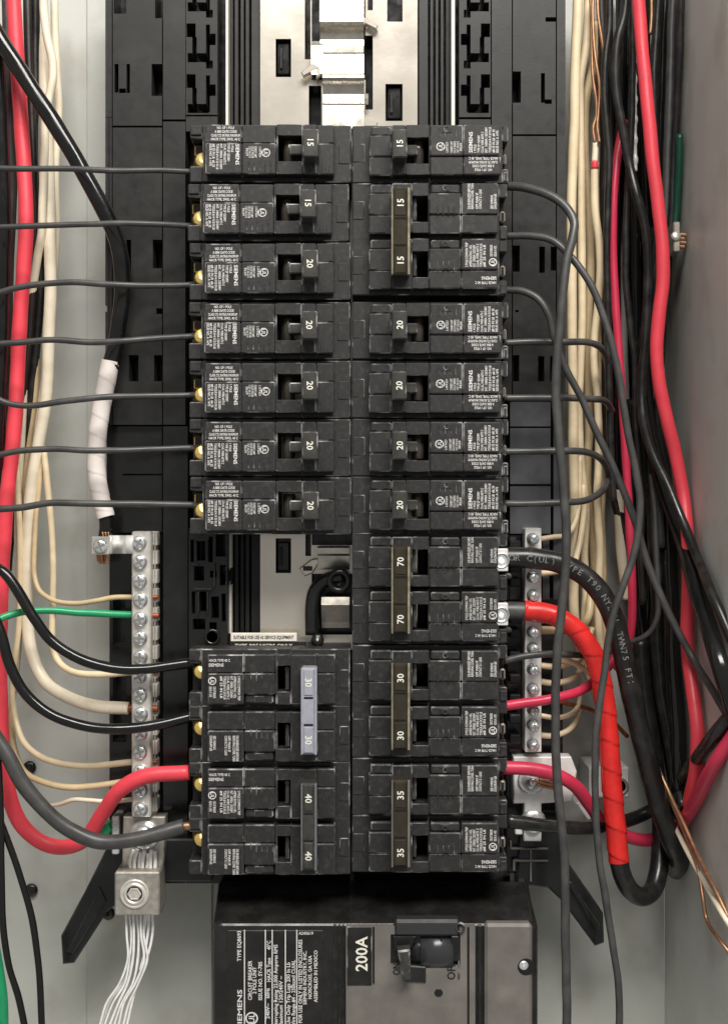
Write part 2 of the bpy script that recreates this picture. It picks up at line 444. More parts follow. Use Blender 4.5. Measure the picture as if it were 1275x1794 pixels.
# the empty slot on the left: moulded sockets
mb = MB().pplate(331, 398, 925, 1142, -60, 60, [(334, 340, 945, 985), (343, 360, 948, 982), (366, 373, 940, 985), (378, 396, 935, 975), (340, 358, 992, 1018), (368, 380, 1000, 1012), (385, 396, 990, 1026),
     (336, 342, 1036, 1076), (350, 362, 1036, 1072), (370, 384, 1045, 1085), (388, 396, 1040, 1090), (338, 360, 1084, 1104), (367, 380, 1090, 1104)])
so = mb.build("socket_block", [GLOSS, BASEEDGE], base)
for a, b, c, d in ((342, 345, 950, 984), (362, 365, 946, 984), (362, 365, 1038, 1074), (346, 349, 1038, 1078), (374, 377, 986, 1030), (336, 350, 988, 990), (340, 372, 1031, 1034)):
    MB().bp(a, b, c, d, -62, -52, 1).build("rib", BM, so)
MB().lathe(U(372, 1116, -58), (0, 0, 1), [(15, -4), (15, 2), (10, 3), (10, -2), (0, -2)], 18).build("boss", GLOSS, so)
# vertical ribs either side of the metal plate
for a, b, w in ((403, 409, -128), (411, 418, -118), (421, 428, -124), (430, 437, -114), (440, 456, -120),
                (733, 750, -120), (753, 759, -114), (762, 768, -124), (771, 777, -118), (780, 788, -128)):
    MB().bp(a, b, -30, 1108, -150, w, 1.2).build("bus_rib", BM, base)
for a, b in ((395.5, 399.5), (790.5, 796.5)):
    MB().bp(a, b, -30, 222, -150, -98, .6).build("insulating_strip", STRIP, base)
for c, d in ((930, 995), (1024, 1110)):
    MB().bp(401.5, 406, c, d, -120, -98, .6).build("insulating_strip", STRIP, base)
MB().bp(395, 402, 992, 999, -120, -97, .6).build("insulating_strip", STRIP, base)
MB().bp(395, 402, 1018, 1026, -120, -97, .6).build("insulating_strip", STRIP, base)
# feet
mb = MB().prism([(212, 1478), (256, 1545), (188, 1598), (130, 1688), (110, 1690), (107, 1640), (150, 1560), (190, 1480)], -150, -96, 3)
ft = mb.build("support_foot", [GLOSS, BASEEDGE], base)
MB().prism([(174, 1555), (186, 1580), (128, 1672), (118, 1668)], -110, -90, 2).build("foot_rib", [GLOSS, BASEEDGE], ft)
MB().prism([(212, 1470), (282, 1470), (282, 1600), (200, 1600), (205, 1540)], -150, -105, 2).build("support_foot", [GLOSS, BASEEDGE], base)
mb = MB().prism([(910, 1420), (978, 1420), (990, 1505), (1056, 1600), (1058, 1652), (1042, 1658), (985, 1580), (960, 1556), (930, 1552), (905, 1560)], -150, -100, 3)
ft = mb.build("support_foot", [GLOSS, BASEEDGE], base)
MB().prism([(990, 1545), (1000, 1545), (1052, 1622), (1046, 1634)], -110, -92, 2).build("foot_rib", [GLOSS, BASEEDGE], ft)
for a, b, c, d in ((895, 960, 1486, 1489), (900, 960, 1507, 1510), (928, 931, 1487, 1545), (893, 896, 1474, 1488), (898, 902, 1508, 1526)):
    MB().bp(a, b, c, d, -104, -94, .8).build("foot_rib", [MAINGREY, MAINGREY], ft)
mb = MB().bp(281, 372, 1470, 1545, -150, -70, 3); mb.build("lower_ledge", [GLOSS, BASEEDGE], base)
mb = MB().bp(886, 915, 935, 1530, -150, -110, 3); mb.build("lower_ledge", [GLOSS, BASEEDGE], base)
# knuckles of the terminal wall, right hand
for py in (955, 995, 1020, 1085, 1110, 1150, 1190, 1225, 1260, 1295):
    MB().bp(893, 912, py - 8, py + 8, -110, -72, 2).build("barrier_knuckle", [BASE, BASEEDGE], base)

# ------------------------------------------------------------------ bus plate with stabs
bus = thing("bus_plate", "shiny cream tinned metal bus plate between the breaker columns", "bus plate", U(595, 300, -112))
mb = MB().pplate(456, 731, -30, 1138, -112, 4, [(483, 510, 68, 135), (675, 705, 147, 212), (678, 705, -30, 38), (644, 653, -30, 18), (534, 544, -30, 104), (640, 653, 62, 192), (541, 563, 150, 230), (546, 640, -25, 140),
     (483, 510, 943, 1004), (535, 545, 925, 974), (546, 625, 1005, 1112), (546, 640, 925, 955)])
mb.build("plate", [TIN, TIN], bus)
for a, b, c, d in ((486, 507, 76, 130), (679, 702, 154, 208), (486, 507, 950, 1000)):
    po = MB().bp(a, b, c, d, -150, -122, 2).build("insulator_post", [GLOSS, BASEEDGE], bus)
    MB().bp(a + 4, a + 9, c + 8, d - 10, -130, -117, 1.5).build("insulator_post", [BASE, BASEEDGE], bus)
STABM = mat("tinned_stab_metal", (0.60, 0.56, 0.49), 0.27, metal=0.9, var=0.12, vscale=200, rvar=0.08)
def stab(px0, px1, prof, name="stab", m=STABM):
    mb = MB(); w0 = prof[0][1]
    pr = [(uy(y, w), w) for y, w in prof]; n = len(pr)
    xa, xb = ux(px0, w0), ux(px1, w0)
    for (y, w) in pr:
        for x, dw in ((xa, 0), (xb, 0), (xb, -4), (xa, -4)): mb.v.append((x, y, w + dw))
    for i in range(n - 1):
        for j in range(4):
            k = (j + 1) % 4
            mb.face([4 * i + j, 4 * (i + 1) + j, 4 * (i + 1) + k, 4 * i + k], 0, False)
    mb.face([0, 1, 2, 3]); mb.face([4 * n - 1, 4 * n - 2, 4 * n - 3, 4 * n - 4])
    return mb.build(name, m, bus)
stab(560, 637, [(-30, -84), (38, -82), (42, -84), (48, -92), (58, -101), (70, -104), (80, -102), (92, -97), (93.5, -100), (95, -96), (120, -92), (128, -90)])
stab(565, 638, [(129, -80), (131, -72), (136, -70), (142, -74), (150, -84), (165, -91), (180, -90), (182, -93), (184, -89), (225, -87)])
stab(546, 566, [(72, -105), (80, -100), (94, -97), (130, -92)])
stab(630, 645, [(164, -96), (172, -91), (182, -92)])
def lance(poly, w): MB().prism(poly, w - 10, w, 2, 0, 0).build("lance_tab", [TIN, TIN], bus)
lance([(626, 34), (640, 30), (662, 44), (660, 52), (640, 42), (634, 46)], -96)
lance([(648, 44), (662, 52), (656, 59), (642, 50)], -104)
lance([(527, 126), (548, 110), (562, 118), (562, 132), (554, 138), (554, 122), (531, 134)], -92)
lance([(625, 208), (640, 202), (662, 214), (660, 222), (626, 222)], -96)
lance([(524, 996), (545, 980), (556, 978), (560, 984), (548, 1004), (534, 1010)], -92)
MB().bp(531, 547, 992, 1000, -93, -88, 1, 0, 0).build("lance_tab", [GLOSS, GLOSS], bus)
stab(556, 612, [(957, -70), (960, -66), (970, -68), (974, -84), (998, -92)])
stab(563, 612, [(1046, -66), (1060, -62), (1061, -70), (1090, -86), (1100, -90)])
# black hooked bus insulator in the empty slot
arm = tag(MB().tube(path([(547, 1112), (547, 1060), (553, 1034), (572, 1016), (600, 1010)], -82), 13, 14).build("bus_insulator", GLOSS), "black hooked plastic insulator in the empty breaker slot", "insulator")
MB().lathe(U(594, 1018, -66), (0, 0, 1), [(22, -16), (22, 2), (17, 4), (12, 2), (12, -8), (0, -8)], 24).build("eyelet", GLOSS, arm)
MB().lathe(U(556, 1122, -50), (0, 0, 1), [(11, -30), (12, 0), (8, 3), (0, 3)], 10).build("plug", GLOSS, arm)
# label strip at the bottom of the slot
mb = MB().bp(404, 520, 1109, 1124, -72, -64, 1, 0, 0)
st = tag(mb.build("rating_strip", [STRIP, STRIP]), "narrow cream printed strip at the foot of the empty breaker slot", "label strip")
mb = MB(); mb.text("SUITABLE FOR USE AS SERVICE EQUIPMENT", ux(462, -63), uy(1116.5, -63), -63.4, 6, 0, 108)
mb.build("printed_lettering", GLOSS, st)
lb = MB().bp(402, 536, 1124.5, 1137, -72, -62, 1, 0, 0).build("dark_band", [MAIN, MAIN], st)
mb = MB(); mb.text("TYPE BREAKERS ONLY", ux(462, -61), uy(1131, -61), -61.4, 6, 0, 104); mb.build("printed_lettering", PRINT, lb)

# ------------------------------------------------------------------ neutral bar, left
SLOT = mat("dull_zinc", (0.30, 0.30, 0.29), 0.5, metal=0.6)  # darker tone that paints the shading of the screw slots
def screw(mb_parent, px, py, w, r, h=14, slot=30, m=ZINC, name="screw"):
    c = U(px, py, w)
    s_ = MB().lathe(c, (0, 0, 1), [(r * 1.16, -1), (r * 1.16, 0.5), (r, .6), (r, h * .75), (r * .82, h), (r * .3, h), (0, h)], 18)
    so = s_.build(name, m, mb_parent)
    a = R(slot); q = MB()
    dx, dy = math.cos(a), math.sin(a); L = r * .78; t = r * .17
    for (ex, ey) in ((dx, dy), (-dy, dx)):
        b0 = len(q.v)
        for sx, sy in ((-1, -1), (1, -1), (1, 1), (-1, 1)):
            q.v.append((c[0] + ex * L * sx - ey * t * sy, c[1] + ey * L * sx + ex * t * sy, w + h + (.35 if ex == dx else .5)))
        q.face([b0, b0 + 1, b0 + 2, b0 + 3])
    q.build("screw_slot", SLOT, so)
    return so
nb = thing("neutral_bar", "aluminium neutral bar with a column of set screws left of the breakers", "terminal bar", U(247, 1180, -55))
MB().bp(231, 265, 931, 1432, -84, -34, 2.5, 0, 0).build("bar", [ALU, ALU], nb)
for k in range(15):
    screw(nb, 245.5 + random.uniform(-1, 1) + (1 if k else -.5), 951 + k * 33.3, -34, 11.5, 9 + random.uniform(-2, 4), random.uniform(0, 90))
mb = MB()
for k in range(15):
    y = 937 + k * 33.3
    mb.bp(267, 276, y - 6, y + 19, -84, -58 - (k % 2), 1.5, 0, 0)
    mb.bp(266.5, 274, y + 19, y + 28, -84, -70, 1, 0, 0)
sb = mb.build("side_strip", [ALU, ALU], nb)
MB().bp(270.5, 273, 932, 1420, -90, -57.6, .5).build("strip_groove", ALUDULL, nb)
# lug on top left
lug = thing("neutral_lug", "small square aluminium lug on a bent strap at the top of the left neutral bar", "lug", U(190, 955, -45))
MB().bp(160, 192, 940, 972, -84, -36, 2, 0, 0).build("lug_block", [ALU, ALU], lug)
screw(lug, 177, 957, -36, 12, 8, 20)
mb = MB(); pr = [(190, -46), (194, -42), (200, -62), (208, -66), (215, -50), (221, -33), (234, -32)]
for x, w in pr:
    for py, dw in ((938, 0), (970, 0), (970, -4), (938, -4)): mb.v.append(U(x, py, w + dw))
for i in range(len(pr) - 1):
    for j in range(4): mb.face([4 * i + j, 4 * i + (j + 1) % 4, 4 * (i + 1) + (j + 1) % 4, 4 * (i + 1) + j], 0, i not in (4,) and j == 0)
mb.build("strap", LUGWHITE, lug)
# big lug and its plate
mp = thing("mounting_plate", "upper aluminium plate with a large round washer screw below the left neutral bar", "plate", U(253, 1478, -60))
MB().prism([(216, 1431), (290, 1431), (289, 1500), (283, 1530), (214, 1524)], -84, -50, 2, 0, 0).build("plate", [ALUDULL, ALUDULL], mp)
MB().lathe(U(254, 1462, -50), (0, 0, 1), [(27, 0), (27, 3), (24, 5), (18, 5), (18, 9), (14, 14), (6, 16), (0, 16)], 26).build("washer_screw", ZINC, mp)
bl = thing("main_lug", "big square aluminium lug with a hex socket screw left of the main breaker", "lug", U(240, 1565, -30))
MB().bp(201, 280, 1528, 1604, -84, -14, 2.5, 0, 0).build("lug_block", [ALUDULL, ALUDULL], bl)
c = U(236, 1566, -14)
sc = MB().lathe(c, (0, 0, 1), [(26, 0), (26, 2), (23, 3), (22, 2), (19, 2), (18, 4), (14.5, 4), (13.5, -3), (0, -3)], 28).build("socket_screw", ALU, bl)
MB().lathe((c[0], c[1], c[2] - 3), (0, 0, 1), [(12.5, 0), (12.5, 5), (9.5, 5.5), (8.5, 4), (0, 4)], 6, sm=False).build("hex_socket", ALU, sc)
cab = thing("stranded_cable", "bare stranded aluminium cable fanning down out of the big square lug", "cable", U(230, 1690, -50))
fan = [(221, 178), (227, 186), (234, 195), (240, 203), (247, 211), (254, 219), (230, 182), (244, 207)]
for i, (xt, xb) in enumerate(fan):
    w = -40 - (i % 2) * 5 - (14 if i > 5 else 0)
    j1, j2 = random.uniform(-3, 3), random.uniform(-4, 4)
    pts = [(xt, 1600), (xt + 1 + j1, 1640), (xt + 3 + j2, 1680), (xt * .62 + xb * .38 + 5 + j1, 1722), (xb + 9 - j2, 1758), (xb - 4, 1800), (xb - 20, 1840)]
    MB().tube(path(pts, w), 2.2, 8, radf=wob(1)).build("strand", STRAND, cab)
for pts in ([(268, 1600), (268, 1630), (262, 1665), (250, 1700), (236, 1740), (222, 1800)], [(258, 1600), (254, 1622), (248, 1650)], [(262, 1600), (260, 1630), (254, 1668), (246, 1700)]):
    MB().tube(path(pts, -48), 2.5, 8).build("strand", STRAND, cab)
for i in range(7):
    x = 229 + i * 7.2
    MB().tube(path([(x + 6 - i, 1490 + random.uniform(-3, 5)), (x + random.uniform(-2, 2), 1508), (x + random.uniform(-2, 2), 1530)], -44 + (i % 2) * 3), 3.6, 8).build("strand", STRAND, cab)
MB().bp(224, 283, 1519, 1527, -56, -49.5, .5).build("lug_shadow_gap", MAIN, mp)  # dark strip painting the shade where plate meets lug
# green bonding screw clip
cl = thing("bonding_clip", "shiny metal clip holding a green bonding screw beside the left neutral bar", "clip", U(196, 1465, -70))
MB().bp(196, 209, 1430, 1497, -120, -60, 2, 0, 0).build("clip", [ZINC, ZINC], cl)
MB().lathe(U(184, 1454, -66), (0, 0, 1), [(12, -30), (12, 0), (9, 4), (0, 4)], 6, sm=False).build("green_screw", JG, cl)

# ------------------------------------------------------------------ neutral bar, right
nr = thing("neutral_bar", "bright aluminium neutral bar with tall screws right of the breakers", "terminal bar", U(933, 1125, -60))
MB().bp(919, 948, 925, 1318, -105, -66, 1.5, 0, 0).build("bar", [LUGWHITE, LUGWHITE], nr)
for py in (944, 1011, 1043, 1107, 1135, 1172, 1206, 1242, 1269, 1303):
    screw(nr, 932, py, -66, 9.5, 34, random.uniform(60, 110))
gl = thing("ground_lug", "bright flat lug with a copper wire clamped under its round washer", "lug", U(945, 1375, -60))
MB().prism([(899, 1326), (1000, 1326), (1010, 1352), (1002, 1404), (948, 1408), (948, 1424), (918, 1424), (918, 1408), (899, 1408)], -110, -74, 2, 0, 0).build("lug_plate", [LUGWHITE, LUGWHITE], gl)
MB().lathe(U(930, 1367, -74), (0, 0, 1), [(25, 0), (25, 3), (22, 4), (10, 4), (9, 18), (5, 22), (0, 22)], 24).build("washer_screw", ZINC, gl)
for k in range(4):
    MB().tube(path([(943, 1360 + k * 5), (962, 1362 + k * 6), (984, 1364 + k * 6)], [-60, -55, -60]), 3, 8).build("copper_strand", COPPER, gl)
sl = thing("bonding_tab", "small bright tab with a round screw under the black wire right of the breakers", "lug", U(933, 1440, -80))
MB().bp(917, 948, 1420, 1474, -110, -80, 1.5, 0, 0).build("tab", [LUGWHITE, LUGWHITE], sl)
MB().lathe(U(933, 1438, -80), (0, 0, 1), [(23, 0), (23, 3), (19, 8), (10, 10), (0, 10)], 22).build("washer_screw", ZINC, sl)
MB().bp(902, 915, 1448, 1463, -110, -80, 2, 0, 0).build("tab", [LUGWHITE, LUGWHITE], sl)
gb = thing("ground_bar_lug", "pale metal terminal block half hidden behind the red taped cable", "lug", U(1062, 1372, -150))
MB().bp(1032, 1102, 1344, 1398, -250, -140, 3, 0, 0).build("block", [LUGWHITE, LUGWHITE], gb)
MB().lathe(U(1084, 1378, -140), (0, 0, 1), [(17, 0), (17, 3), (12, 3), (12, -5), (0, -5)], 18).build("clamp_screw", ALUDULL, gb)
MB().prism([(1008, 1408), (1030, 1395), (1040, 1432), (1030, 1438)], -200, -140, 2, 0, 0).build("bracket", [LUGWHITE, LUGWHITE], gb)
gw = thing("ground_clamp", "small pale clamp with copper strands on the dark right side wall", "clamp", U(1183, 412, -90))
MB().bp(1179, 1191, 388, 441, -130, -70, 2, 0, 0).build("clamp_block", [ALUDULL, ALUDULL], gw)
MB().lathe(U(1183, 414, -70), (0, 0, 1), [(9, 0), (9, 2), (5, 4), (0, 4)], 16).build("clamp_screw", ALU, gw)
for k in range(4):
    MB().tube(path([(1190, 411 + k * 7), (1201 - (k % 2) * 3, 412 + k * 7)], -84), 4, 8).build("copper_strand", COPPER, gw)

# ------------------------------------------------------------------ branch breakers
BK = [BRK, BRKEDGE]
GAP = 100.6
def half(side, yc, double, pole, root):
    """one pole: body, raised face blocks, terminal; side 'L' or 'R'; yc = photo row of its centre"""
    L = side == 'L'; f = 1 if L else -1
    if L:
        x = dict(e0=331, n=353, l0=358, l1=421.5, m1=481.5, h1=553, e1=583, e=613, wa=485, wb=527)
        if double: x.update(l0=364, l1=427, m1=482, h1=555, e1=587, wa=486, wb=509)
    else:
        x = dict(e0=890, n=880, l0=877, l1=811.5, m1=753, h1=685.5, e1=647, e=617, wa=751, wb=711)
        if double: x.update(e0=888, n=874, l0=872, l1=808, m1=751.5, h1=686, e1=646, wa=750, wb=722)
    Y = CY - yc
    X = lambda p, w: ux(p, w)
    B = lambda mb, a, b, ya, yb, w0, w1, bv=2.1: mb.box(X(a, w1), X(b, w1), Y + f * ya, Y + f * yb, w0, w1, bv)
    hy0, hy1 = -50.0, 50.0
    # body, left open at the terminal and at the toggle window
    mb = MB()
    na, nb_ = (-22, 26) if not double else (-26, 24)
    nf = x['n']
    mb.box(X(x['wa'], 0), X(nf, 0), Y + hy0, Y + hy1, -140, 0, 1.8)
    mb.box(X(x['wb'], 0), X(x['e'], 0), Y + hy0, Y + hy1, -140, 0, 1.8)
    mb.box(X(x['wa'], 0), X(x['wb'], 0), Y + hy0, Y - 25, -140, -.3, .4)
    mb.box(X(x['wa'], 0), X(x['wb'], 0), Y + 25, Y + hy1, -140, -.3, .4)
    mb.box(X(x['e0'], 0), X(nf, 0) , Y + f * na, Y + hy0 * f, -140, -2, 1.8)
    mb.box(X(x['e0'], 0), X(nf, 0), Y + f * nb_, Y + hy1 * f, -140, -2, 1.8)
    mb.box(X(x['e0'] + f * 2, 0), X(nf, 0), Y + na * f, Y + nb_ * f, -140, -40, .6)
    # small bracket lip at the top of the terminal end, and a step at the line-side end
    mb.box(X(x['e0'] + f * 1.5, 0), X(nf - f * 2, 0), Y + f * (nb_ + 6), Y + f * (hy1 - 2), -4, 1.5, 1.2)
    mb.box(X(x['e1'] + f * 8, 0), X(x['e'] - f * 1.5, 0), Y + f * (-18), Y + f * 14, -4, 1.6, 1.2)
    body = mb.build("body", BK, root)
    # load terminal
    sc = (x['e0'] + nf) / 2 + f * 7
    c = (X(sc, -12), Y + f * (-9 if not double else (9 if L else 0)), -36)
    if L:
        t = MB().lathe(c, (0.25, 0, 1), [(14, 0), (14, 24), (12.5, 26), (0, 26.5)], 20).build("terminal_screw", BRASS, root)
        MB().box(c[0] - 12, c[0] + 10, c[1] + 12, c[1] + 30, -40, -26, 2).build("terminal_clamp", [GLOSS, BRASS], root)
    else:
        MB().box(X(x['e0'] - 3, -20), X(nf + 1, -20), Y - 14, Y + 6, -40, -20, 3).build("terminal_clamp", [GLOSS, ALUDULL], root)
    # label block in two steps
    mb = MB()
    B(mb, x['l0'], x['l1'], 43, 11, -10, 25); B(mb, x['l0'], x['l1'], 10.6, -43, -10, 28)
    lab = mb.build("label_block", BK, root)
    # middle block
    mb = MB()
    B(mb, x['l1'] + f * .6, x['m1'], 43, 11, -10, 24); B(mb, x['l1'] + f * .6, x['m1'], 10.6, -26 if double else -43, -10, 27)
    if double: B(mb, x['l1'] + f * 3, x['m1'] - f * 3, -26.4, -42, -10, 22, 2.5)
    for k in range(5 if L else 4):
        xx = x['l1'] + f * (12 + k * 9.5)
        yy = -30 if not double else 4
        B(mb, xx, xx + f * 1.6, yy - 8, yy + 8, 20, 28.6, .6)
    if double or not L:
        xm = (x['l1'] + x['m1']) / 2
        B(mb, xm - 9, xm + 9, -40, -29, 18, 24.5 if double else 28.6, 1)
    mid = mb.build("middle_block", BK, root)
    if not L:
        q = MB().lathe((X(xm, 30), Y + f * -35, 28.6), (0, 0, 1), [(5, 0), (5, .8), (3.4, .8), (3.4, 0)], 12, cap=False); q.build("embossed_mark", BRKEDGE, mid)
    # toggle frame with its window
    mb = MB(); w = 28
    fa, fb = x['m1'] + f * .6, x['h1'] - f * .4
    B(mb, fa, x['wa'], 43, -43, -10, w); B(mb, x['wb'], fb, 43, -43, -10, w)
    B(mb, x['wa'], x['wb'], 43, 24, -10, w - .4, .8); B(mb, x['wa'], x['wb'], -21, -43, -10, w - .4, .8)
    mb.build("toggle_frame", BK, root)
    # end block
    mb = MB()
    B(mb, x['h1'], x['e1'], 43, 11, -10, 25 if L else 22); B(mb, x['h1'], x['e1'], 10.6, -26 if not L else -43, -10, 26 if L else 24)
    if not L: B(mb, x['h1'] - f * 0 , x['e1'] - f * 3, -26.4, -43, -10, 20, 2.5)
    if L:
        for k in range(3):
            B(mb, x['h1'] + 9 + k * 6, x['h1'] + 10.4 + k * 6, -14 if double else -38, -28 if not double else 2, 20, 27.2, .5)
    mb.build("end_block", BK, root)
    # toggle
    wm = (x['wa'] + x['wb']) / 2
    if not double:
        mb = MB().lathe((X(wm - f * 1, 4), Y - 21, 2), (0, 1, 0), [(9, 0), (10.5, 2), (10.5, 40), (9, 42)], 22)
        hd = mb.build("handle", [BARREL, BARREL], root)
        tb = (528, 556) if L else (687, 713)
        q = MB()
        q.box(X(tb[0], 66), X(tb[1], 66), Y - 24, Y + 24, 24, 66, 2.2)
        q.box(X(wm, 20), X((tb[0] + tb[1]) / 2, 40), Y - 9, Y + 9, 4, 26, 2)
        q.build("handle_tab", [HANDLE, BRKEDGE], hd)
        return lab, mid, hd, (X((tb[0] + tb[1]) / 2, 66), Y)
    else:
        mb = MB()
        s0 = x['wb'] - f * 2 if L else x['wb'] + 1
        mb.box(X(s0, 14), X(s0 - f * (7 if L else 6), 14), Y - 20, Y + 20, -30, 16, 1.5)
        mb.build("lever_edge", [HANDLE, BRKEDGE], root)
        return lab, mid, None, (0, Y)

def ring_mark(mb, x, y, w, r, rot):
    n = 18; b0 = len(mb.v)
    for k in range(n):
        a = 2 * math.pi * k / n
        for rr in (r, r * .78): mb.v.append((x + rr * math.cos(a), y + rr * math.sin(a), w))
    for k in range(n):
        j = (k + 1) % n; mb.face([b0 + 2 * k, b0 + 2 * j, b0 + 2 * j + 1, b0 + 2 * k + 1])
    mb.text("UL", x, y, w, r * .9, rot)

def single_print(side, Y, lab, mid):
    L = side == 'L'; f = 1 if L else -1; rot = -90 if L else 90
    w = 28.5
    xs = [413, 404, 397.5, 391, 384.5, 378, 371.5, 366] if L else [824, 831.5, 838, 844.5, 851, 857.5, 864, 870.5]
    tx = [("SIEMENS", 36, 6.4), ("1 POLE", 14, 4), ("TYPE QP 120/240V", 30, 4.2), ("CU-AL WIRE 60/75 C", 36, 4.2), ("INT. 10000A 120/240V", 44, 4.2), ("TORQUE #14-10 20 IN LB", 44, 4.2), ("#8 25 IN LB  #6 35", 40, 4.2), ("ISSUE NO. A 1475", 38, 4.2)]
    mb = MB()
    for xx, (t, ln, h) in zip(xs, tx):
        mb.text(t, ux(xx, w), Y + f * (7 - ln / 2), w, h, rot, ln)
    w2 = 25.5; xm = ux(392 if L else 846, w2)
    for k, (t, ln) in enumerate((("NO. OF 1 POLE", 30), ("A BRK DATE CODE", 38), ("CLASS CTL RATING MAXIMUM", 50), ("HACR TYPE, SWD, 40 C", 50))):
        mb.text(t, xm, Y + f * (36 - k * 6.6), w2, 4.4, 0 if L else 180, ln)
    o = mb.build("printed_label", PRINT, lab)
    w = 27.5
    mb = MB()
    ring_mark(mb, ux(463 if L else 771, w), Y + f * -6, w, 7.5, rot)
    xs = [453, 445, 440, 435, 430] if L else [782, 790, 795.5, 801, 806]
    for xx, (t, ln) in zip(xs, (("LISTED", 18), ("CURRENT LIMIT", 20), ("CIRCUIT BREAKER", 21), ("UNIT RA-3415", 20), ("5K09", 14))):
        mb.text(t, ux(xx, w), Y + f * -5, w, 3.9, rot, ln)
    mb.build("printed_label", PRINTDIM, mid)

def double_print(side, Y1, Y2, lab1, lab2, shade=PRINT):
    """Y1 the pole with the long print, Y2 the one with the short print"""
    L = side == 'L'; f = 1 if L else -1; rot = -90 if L else 90
    w = 28.5; mb = MB()
    xs = [419, 412, 406, 400, 394, 388, 376, 369] if L else [817, 824, 830, 836, 842, 848, 860, 867]
    tx = [("2 POLE COMMON TRIP", 42), ("AMPERE RATING 1 HDL", 38), ("INT. 10000A 120/240V", 38), ("CU-AL WIRE 60/75 C", 40), ("TORQUE #14-10 20 IN LB", 40), ("#8 25 IN LB", 38), ("CIRCUIT BREAKER", 20), ("ISSUE A 1475", 18)]
    for k, (xx, (t, ln)) in enumerate(zip(xs, tx)):
        mb.text(t, ux(xx, w), Y1 + f * (6 - ln / 2 - (18 if k > 5 else 0)), w, 4.4, rot, ln)
    ring_mark(mb, ux(372 if L else 863, w), Y1 + f * -2, w, 7, rot)
    mb2 = MB()
    w2 = 25.5
    xm = ux(385 if L else 850, w2)
    mb.text("HACR TYPE 40 C", xm, Y1 + f * 33, w2, 4.6, 0 if L else 180, 36)
    mb.text("SIEMENS", xm - f * 6, Y1 + f * 25, w2, 5.4, 0 if L else 180, 26)
    mb.build("printed_label", shade, lab1)
    mb = MB()
    xs = [416, 410, 402, 396, 376, 370] if L else [821, 827, 835, 841, 861, 867]
    tx = [("DE-ENERGIZE BEFORE", 44), ("REMOVING COVER. TURN", 44), ("OFF MAIN IF", 28), ("CONTACT IS 1 LEAD", 34), ("SEE WIRING", 24), ("DIAGRAM #3", 26)]
    for xx, (t, ln) in zip(xs, tx):
        mb.text(t, ux(xx, w), Y2 + f * (2 - ln / 2) , w, 4.4, rot, ln)
    mb.build("printed_label", shade, lab2)

_proto = {}
ORD = {}
def number(root_or, x, Y, w, txt, side, par, m=NUMBER, h=10.5):
    mb = MB().text(txt, x, Y, w, h, -90 if side == 'L' else 90)
    return mb.build("handle_number", m, par)

def single(side, yc, amp, label, dx=0, rz=0):
    key = side
    if key not in _proto:
        root = thing("circuit_breaker", label, "breaker", (ux(472 if side == 'L' else 753, 0), CY - yc, 0), "single pole circuit breakers")
        lab, mid, hd, (hx, Y) = half(side, yc, False, 0, root)
        single_print(side, Y, lab, mid)
        number(root, hx, Y, 66.5, amp, side, [k for k in kids(hd)][0])
        _proto[key] = (root, hx, Y)
    else:
        p, hx, Y = _proto[key]
        root = copy_tree(p); root["label"] = label
        root.location = world_of((ORG[p.name][0], CY - yc, 0))
        num = next(c for a in kids(root) for b in kids(a) for c in kids(b) if c.name.startswith("handle_number"))
        tabo = num.parent
        if amp != '15' or True:
            COL.objects.unlink(num); bpy.data.objects.remove(num)
            number(root, hx, Y, 66.5, amp, side, tabo)
    root.location.x += dx * S
    for a in kids(root):
        for b in kids(a):
            if b.name.startswith('printed'): b.location = (random.uniform(-1.6, 1.6) * S, 0, random.uniform(-1.6, 1.6) * S); b.rotation_euler = (0, R(random.uniform(-.25, .25)), 0)
    root.rotation_euler = (0, R(rz), 0)
    return root

